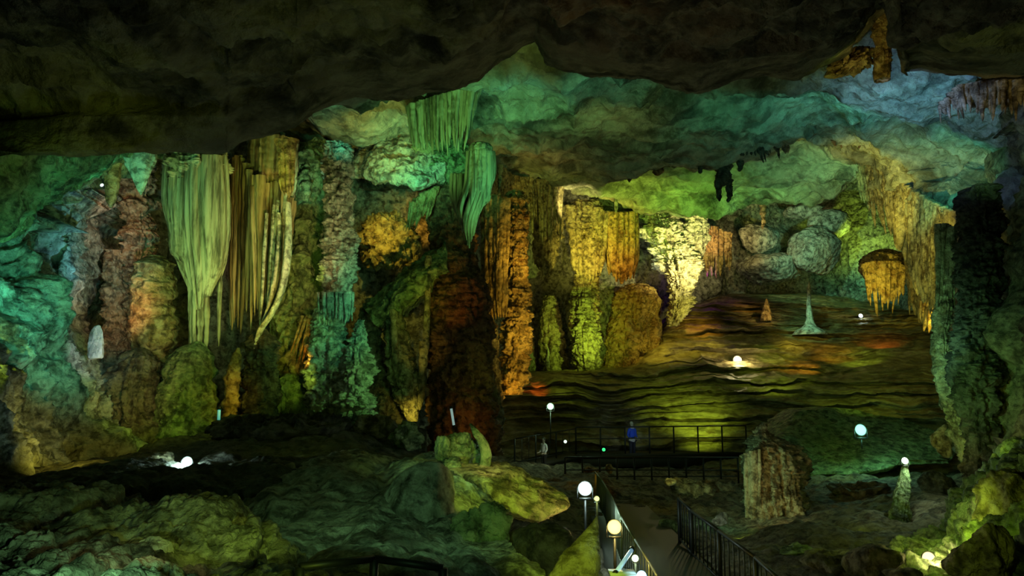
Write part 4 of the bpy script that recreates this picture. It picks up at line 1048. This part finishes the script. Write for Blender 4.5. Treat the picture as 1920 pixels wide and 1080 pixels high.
# path down from the viewer
P0 = [np.array(V(1362, 1240, 10.3)), np.array(V(1240, 1062, 14)), np.array(V(1186, 988, 18)), np.array(V(1152, 934, 24)), np.array(V(1165, 900, 28.5))]
pts = cr(np.array(P0), 60)
L_, R2 = [], []
for i in range(len(pts)):
    d = pts[min(i + 1, 59)] - pts[max(i - 1, 0)]; d[2] = 0; d /= np.linalg.norm(d); nn = np.array([d[1], -d[0], 0])
    L_.append(pts[i] - nn * .95); R2.append(pts[i] + nn * .95)
L_, R2 = np.array(L_), np.array(R2)
def stepz(a):
    a = a.copy(); z = a[:, 2]; a[:, 2] = np.floor(z / .16) * .16; return a
W = np.stack([L_ - [0, 0, .4], L_, (L_ + R2) / 2, R2, R2 - [0, 0, .4]], 0)
W[..., 2] += 0
put('stone_path', (W.reshape(-1, 3), gridf(5, 60)), M['path'], 'dark path running down between the two handrails to the boardwalk', 'path')
Lr = cr(np.array([V(1243, 1208, 10.5), V(1206, 1132, 12), V(1166, 1054, 14), V(1140, 980, 18), V(1116, 932, 24)]), 7)
Rr_ = cr(np.array([V(1475, 1230, 10.4), V(1400, 1145, 12), V(1312, 1064, 14.4), V(1275, 1020, 16)]), 5)
railing('handrail', list(Lr + [0, 0, -.15]), 1.0, 'steel mesh handrail left of the path, running down from the bottom edge', bal=.2, posts=1.5, mids=(.1,), mat='steel', r=.02)
railing('handrail', list(Rr_ + [0, 0, 0]), 1.0, 'dark barred handrail right of the path, below the stump', bal=.22, posts=1.5, mids=(.12,), r=.035)
railing('handrail', [V(560, 1130, 5.2), V(700, 1110, 5.6), V(830, 1128, 5.6)], .25, 'thin black handrail corner cut by the bottom edge, centre left', posts=2, mids=())
e = empty('equipment_box', V(1167, 1085, 8), 'pale box top cut by the bottom edge under the slanting tube light', 'box')
v, f = boxm(np.array(V(1167, 1094, 8)), (.26, .2, .22)); add_mesh('box_body', v, f, plain('pale_enamel', (.8, .78, .8), .4), parent=e)
v, f = boxm(np.array(V(1167, 1094, 8)) + [0, 0, .115], (.29, .23, .02)); add_mesh('lid', v, f, plain('pale_enamel', (.8, .78, .8), .4), parent=e)

# ================================================================== PEOPLE
def skin(name, pts, edges, mat, parent, sub=2):
    me = bpy.data.meshes.new(name); me.from_pydata([p[:3] for p in pts], edges, [])
    o = bpy.data.objects.new(name, me); COL.objects.link(o); o.parent = parent
    s = o.modifiers.new('skin', 'SKIN'); s.use_smooth_shade = True
    for i, p in enumerate(pts):
        sv = me.skin_vertices[0].data[i]; r = p[3]; sv.radius = r if isinstance(r, tuple) else (r, r); sv.use_root = (i == 0)
    ss = o.modifiers.new('subdivision', 'SUBSURF'); ss.levels = sub; ss.render_levels = sub
    me.materials.append(mat); return o

def person(loc, rz, skinc, top, trou, hairc, lab, s=1.0):
    e = empty('person', loc, lab, 'person'); e.rotation_euler = (0, 0, rz); e.scale = (s, s, s)
    ms = plain('skin', skinc, .5); mt_ = plain('jacket_cloth', top, .8); mr = plain('trouser_cloth', trou, .8); mh = plain('hair', hairc, .7)
    pts = [(0, 0, .95, (.15, .11)), (0, 0, 1.15, (.13, .1)), (0, 0, 1.35, (.16, .11)), (0, 0, 1.45, (.08, .07)), (0, -.01, 1.52, .05), (0, -.02, 1.6, (.075, .09)), (0, -.015, 1.68, (.078, .095)), (0, -.005, 1.74, (.055, .07))]
    ed = [(0, 1), (1, 2), (2, 3), (3, 4), (4, 5), (5, 6), (6, 7)]
    for sd in (-1, 1):
        k = len(pts)
        pts += [(sd * .17, 0, 1.42, .055), (sd * .23, .02, 1.16, .042), (sd * .21, -.14, 1.0, .034), (sd * .2, -.2, .99, (.02, .035)), (sd * .2, -.24, .985, (.018, .035))]
        ed += [(3, k), (k, k + 1), (k + 1, k + 2), (k + 2, k + 3), (k + 3, k + 4)]
        q = k + 4
        for j in range(4):
            m_ = len(pts); off = (j - 1.5) * .018; ln_ = (.06, .075, .07, .055)[j]
            pts += [(sd * .2, -.265, .985 + off, .008), (sd * .195, -.265 - ln_ * .6, .98 + off, .008), (sd * .19, -.265 - ln_ * .8, .96 + off, .007)]; ed += [(q, m_), (m_, m_ + 1), (m_ + 1, m_ + 2)]
        m_ = len(pts); pts += [(sd * .18, -.22, 1.02, .01), (sd * .17, -.25, 1.035, .009)]; ed += [(k + 3, m_), (m_, m_ + 1)]
        k = len(pts)
        pts += [(sd * .09, 0, .86, .085), (sd * .1, -.01, .5, .055), (sd * .1, .01, .1, .038), (sd * .1, -.04, .045, .04), (sd * .11, -.16, .03, .03)]
        ed += [(0, k), (k, k + 1), (k + 1, k + 2), (k + 2, k + 3), (k + 3, k + 4)]
    skin('body', pts, ed, ms, e)
    jp = [(0, 0, .92, (.17, .13)), (0, 0, 1.12, (.155, .12)), (0, 0, 1.32, (.18, .13)), (0, 0, 1.43, (.11, .09)), (0, 0, 1.49, .065)]
    je = [(0, 1), (1, 2), (2, 3), (3, 4)]
    for sd in (-1, 1):
        k = len(jp); jp += [(sd * .175, 0, 1.42, .07), (sd * .235, .02, 1.16, .056), (sd * .213, -.12, 1.01, .046)]; je += [(3, k), (k, k + 1), (k + 1, k + 2)]
    skin('jacket', jp, je, mt_, e)
    tp = [(0, 0, .94, (.165, .125))]; te = []
    for sd in (-1, 1):
        k = len(tp); tp += [(sd * .092, 0, .84, .1), (sd * .1, -.01, .5, .072), (sd * .1, .01, .1, .058)]; te += [(0, k), (k, k + 1), (k + 1, k + 2)]
    skin('trousers', tp, te, mr, e)
    for sd in (-1, 1):
        skin('shoe', [(sd * .1, .03, .05, .05), (sd * .1, -.07, .045, .05), (sd * .11, -.19, .035, .036)], [(0, 1), (1, 2)], plain('shoe_leather', (.02, .02, .02), .5), e)
    skin('hair', [(0, .03, 1.62, (.085, .06)), (0, .02, 1.72, (.09, .095)), (0, 0, 1.775, (.06, .07))], [(0, 1), (1, 2)], mh, e)
    # face: nose, eyes, mouth, ears on the front of the head
    skin('nose', [(0, -.105, 1.66, .008), (0, -.122, 1.63, .014)], [(0, 1)], ms, e, 1)
    for sd in (-1, 1):
        skin('eye', [(sd * .03, -.1, 1.665, .012), (sd * .034, -.1, 1.665, .012)], [(0, 1)], plain('eye', (.03, .03, .03), .2), e, 1)
        skin('ear', [(sd * .083, .0, 1.67, .012), (sd * .088, .01, 1.63, .014)], [(0, 1)], ms, e, 1)
    skin('mouth', [(-.022, -.104, 1.598, .006), (.022, -.104, 1.598, .006)], [(0, 1)], plain('lips', (.3, .1, .09), .5), e, 1)
    return e
person(V(1186, 862, 32.3), .5, (.6, .55, .5), (.03, .1, .75), (.02, .02, .03), (.6, .6, .55), 'person in a bright blue jacket standing on the boardwalk', .98)
person(V(1020, 884, 29.4), -.9, (.5, .42, .36), (.75, .78, .85), (.02, .02, .02), (.03, .03, .03), 'person in a white top beside the left section of the boardwalk', .78)
spot(1240, 835, 28, 1186, 815, 32.3, (.6, .8, 1), 120, 30)  # unseen spots added to brighten the two people
spot(1075, 850, 27, 1020, 860, 29.4, WHT, 70, 40)
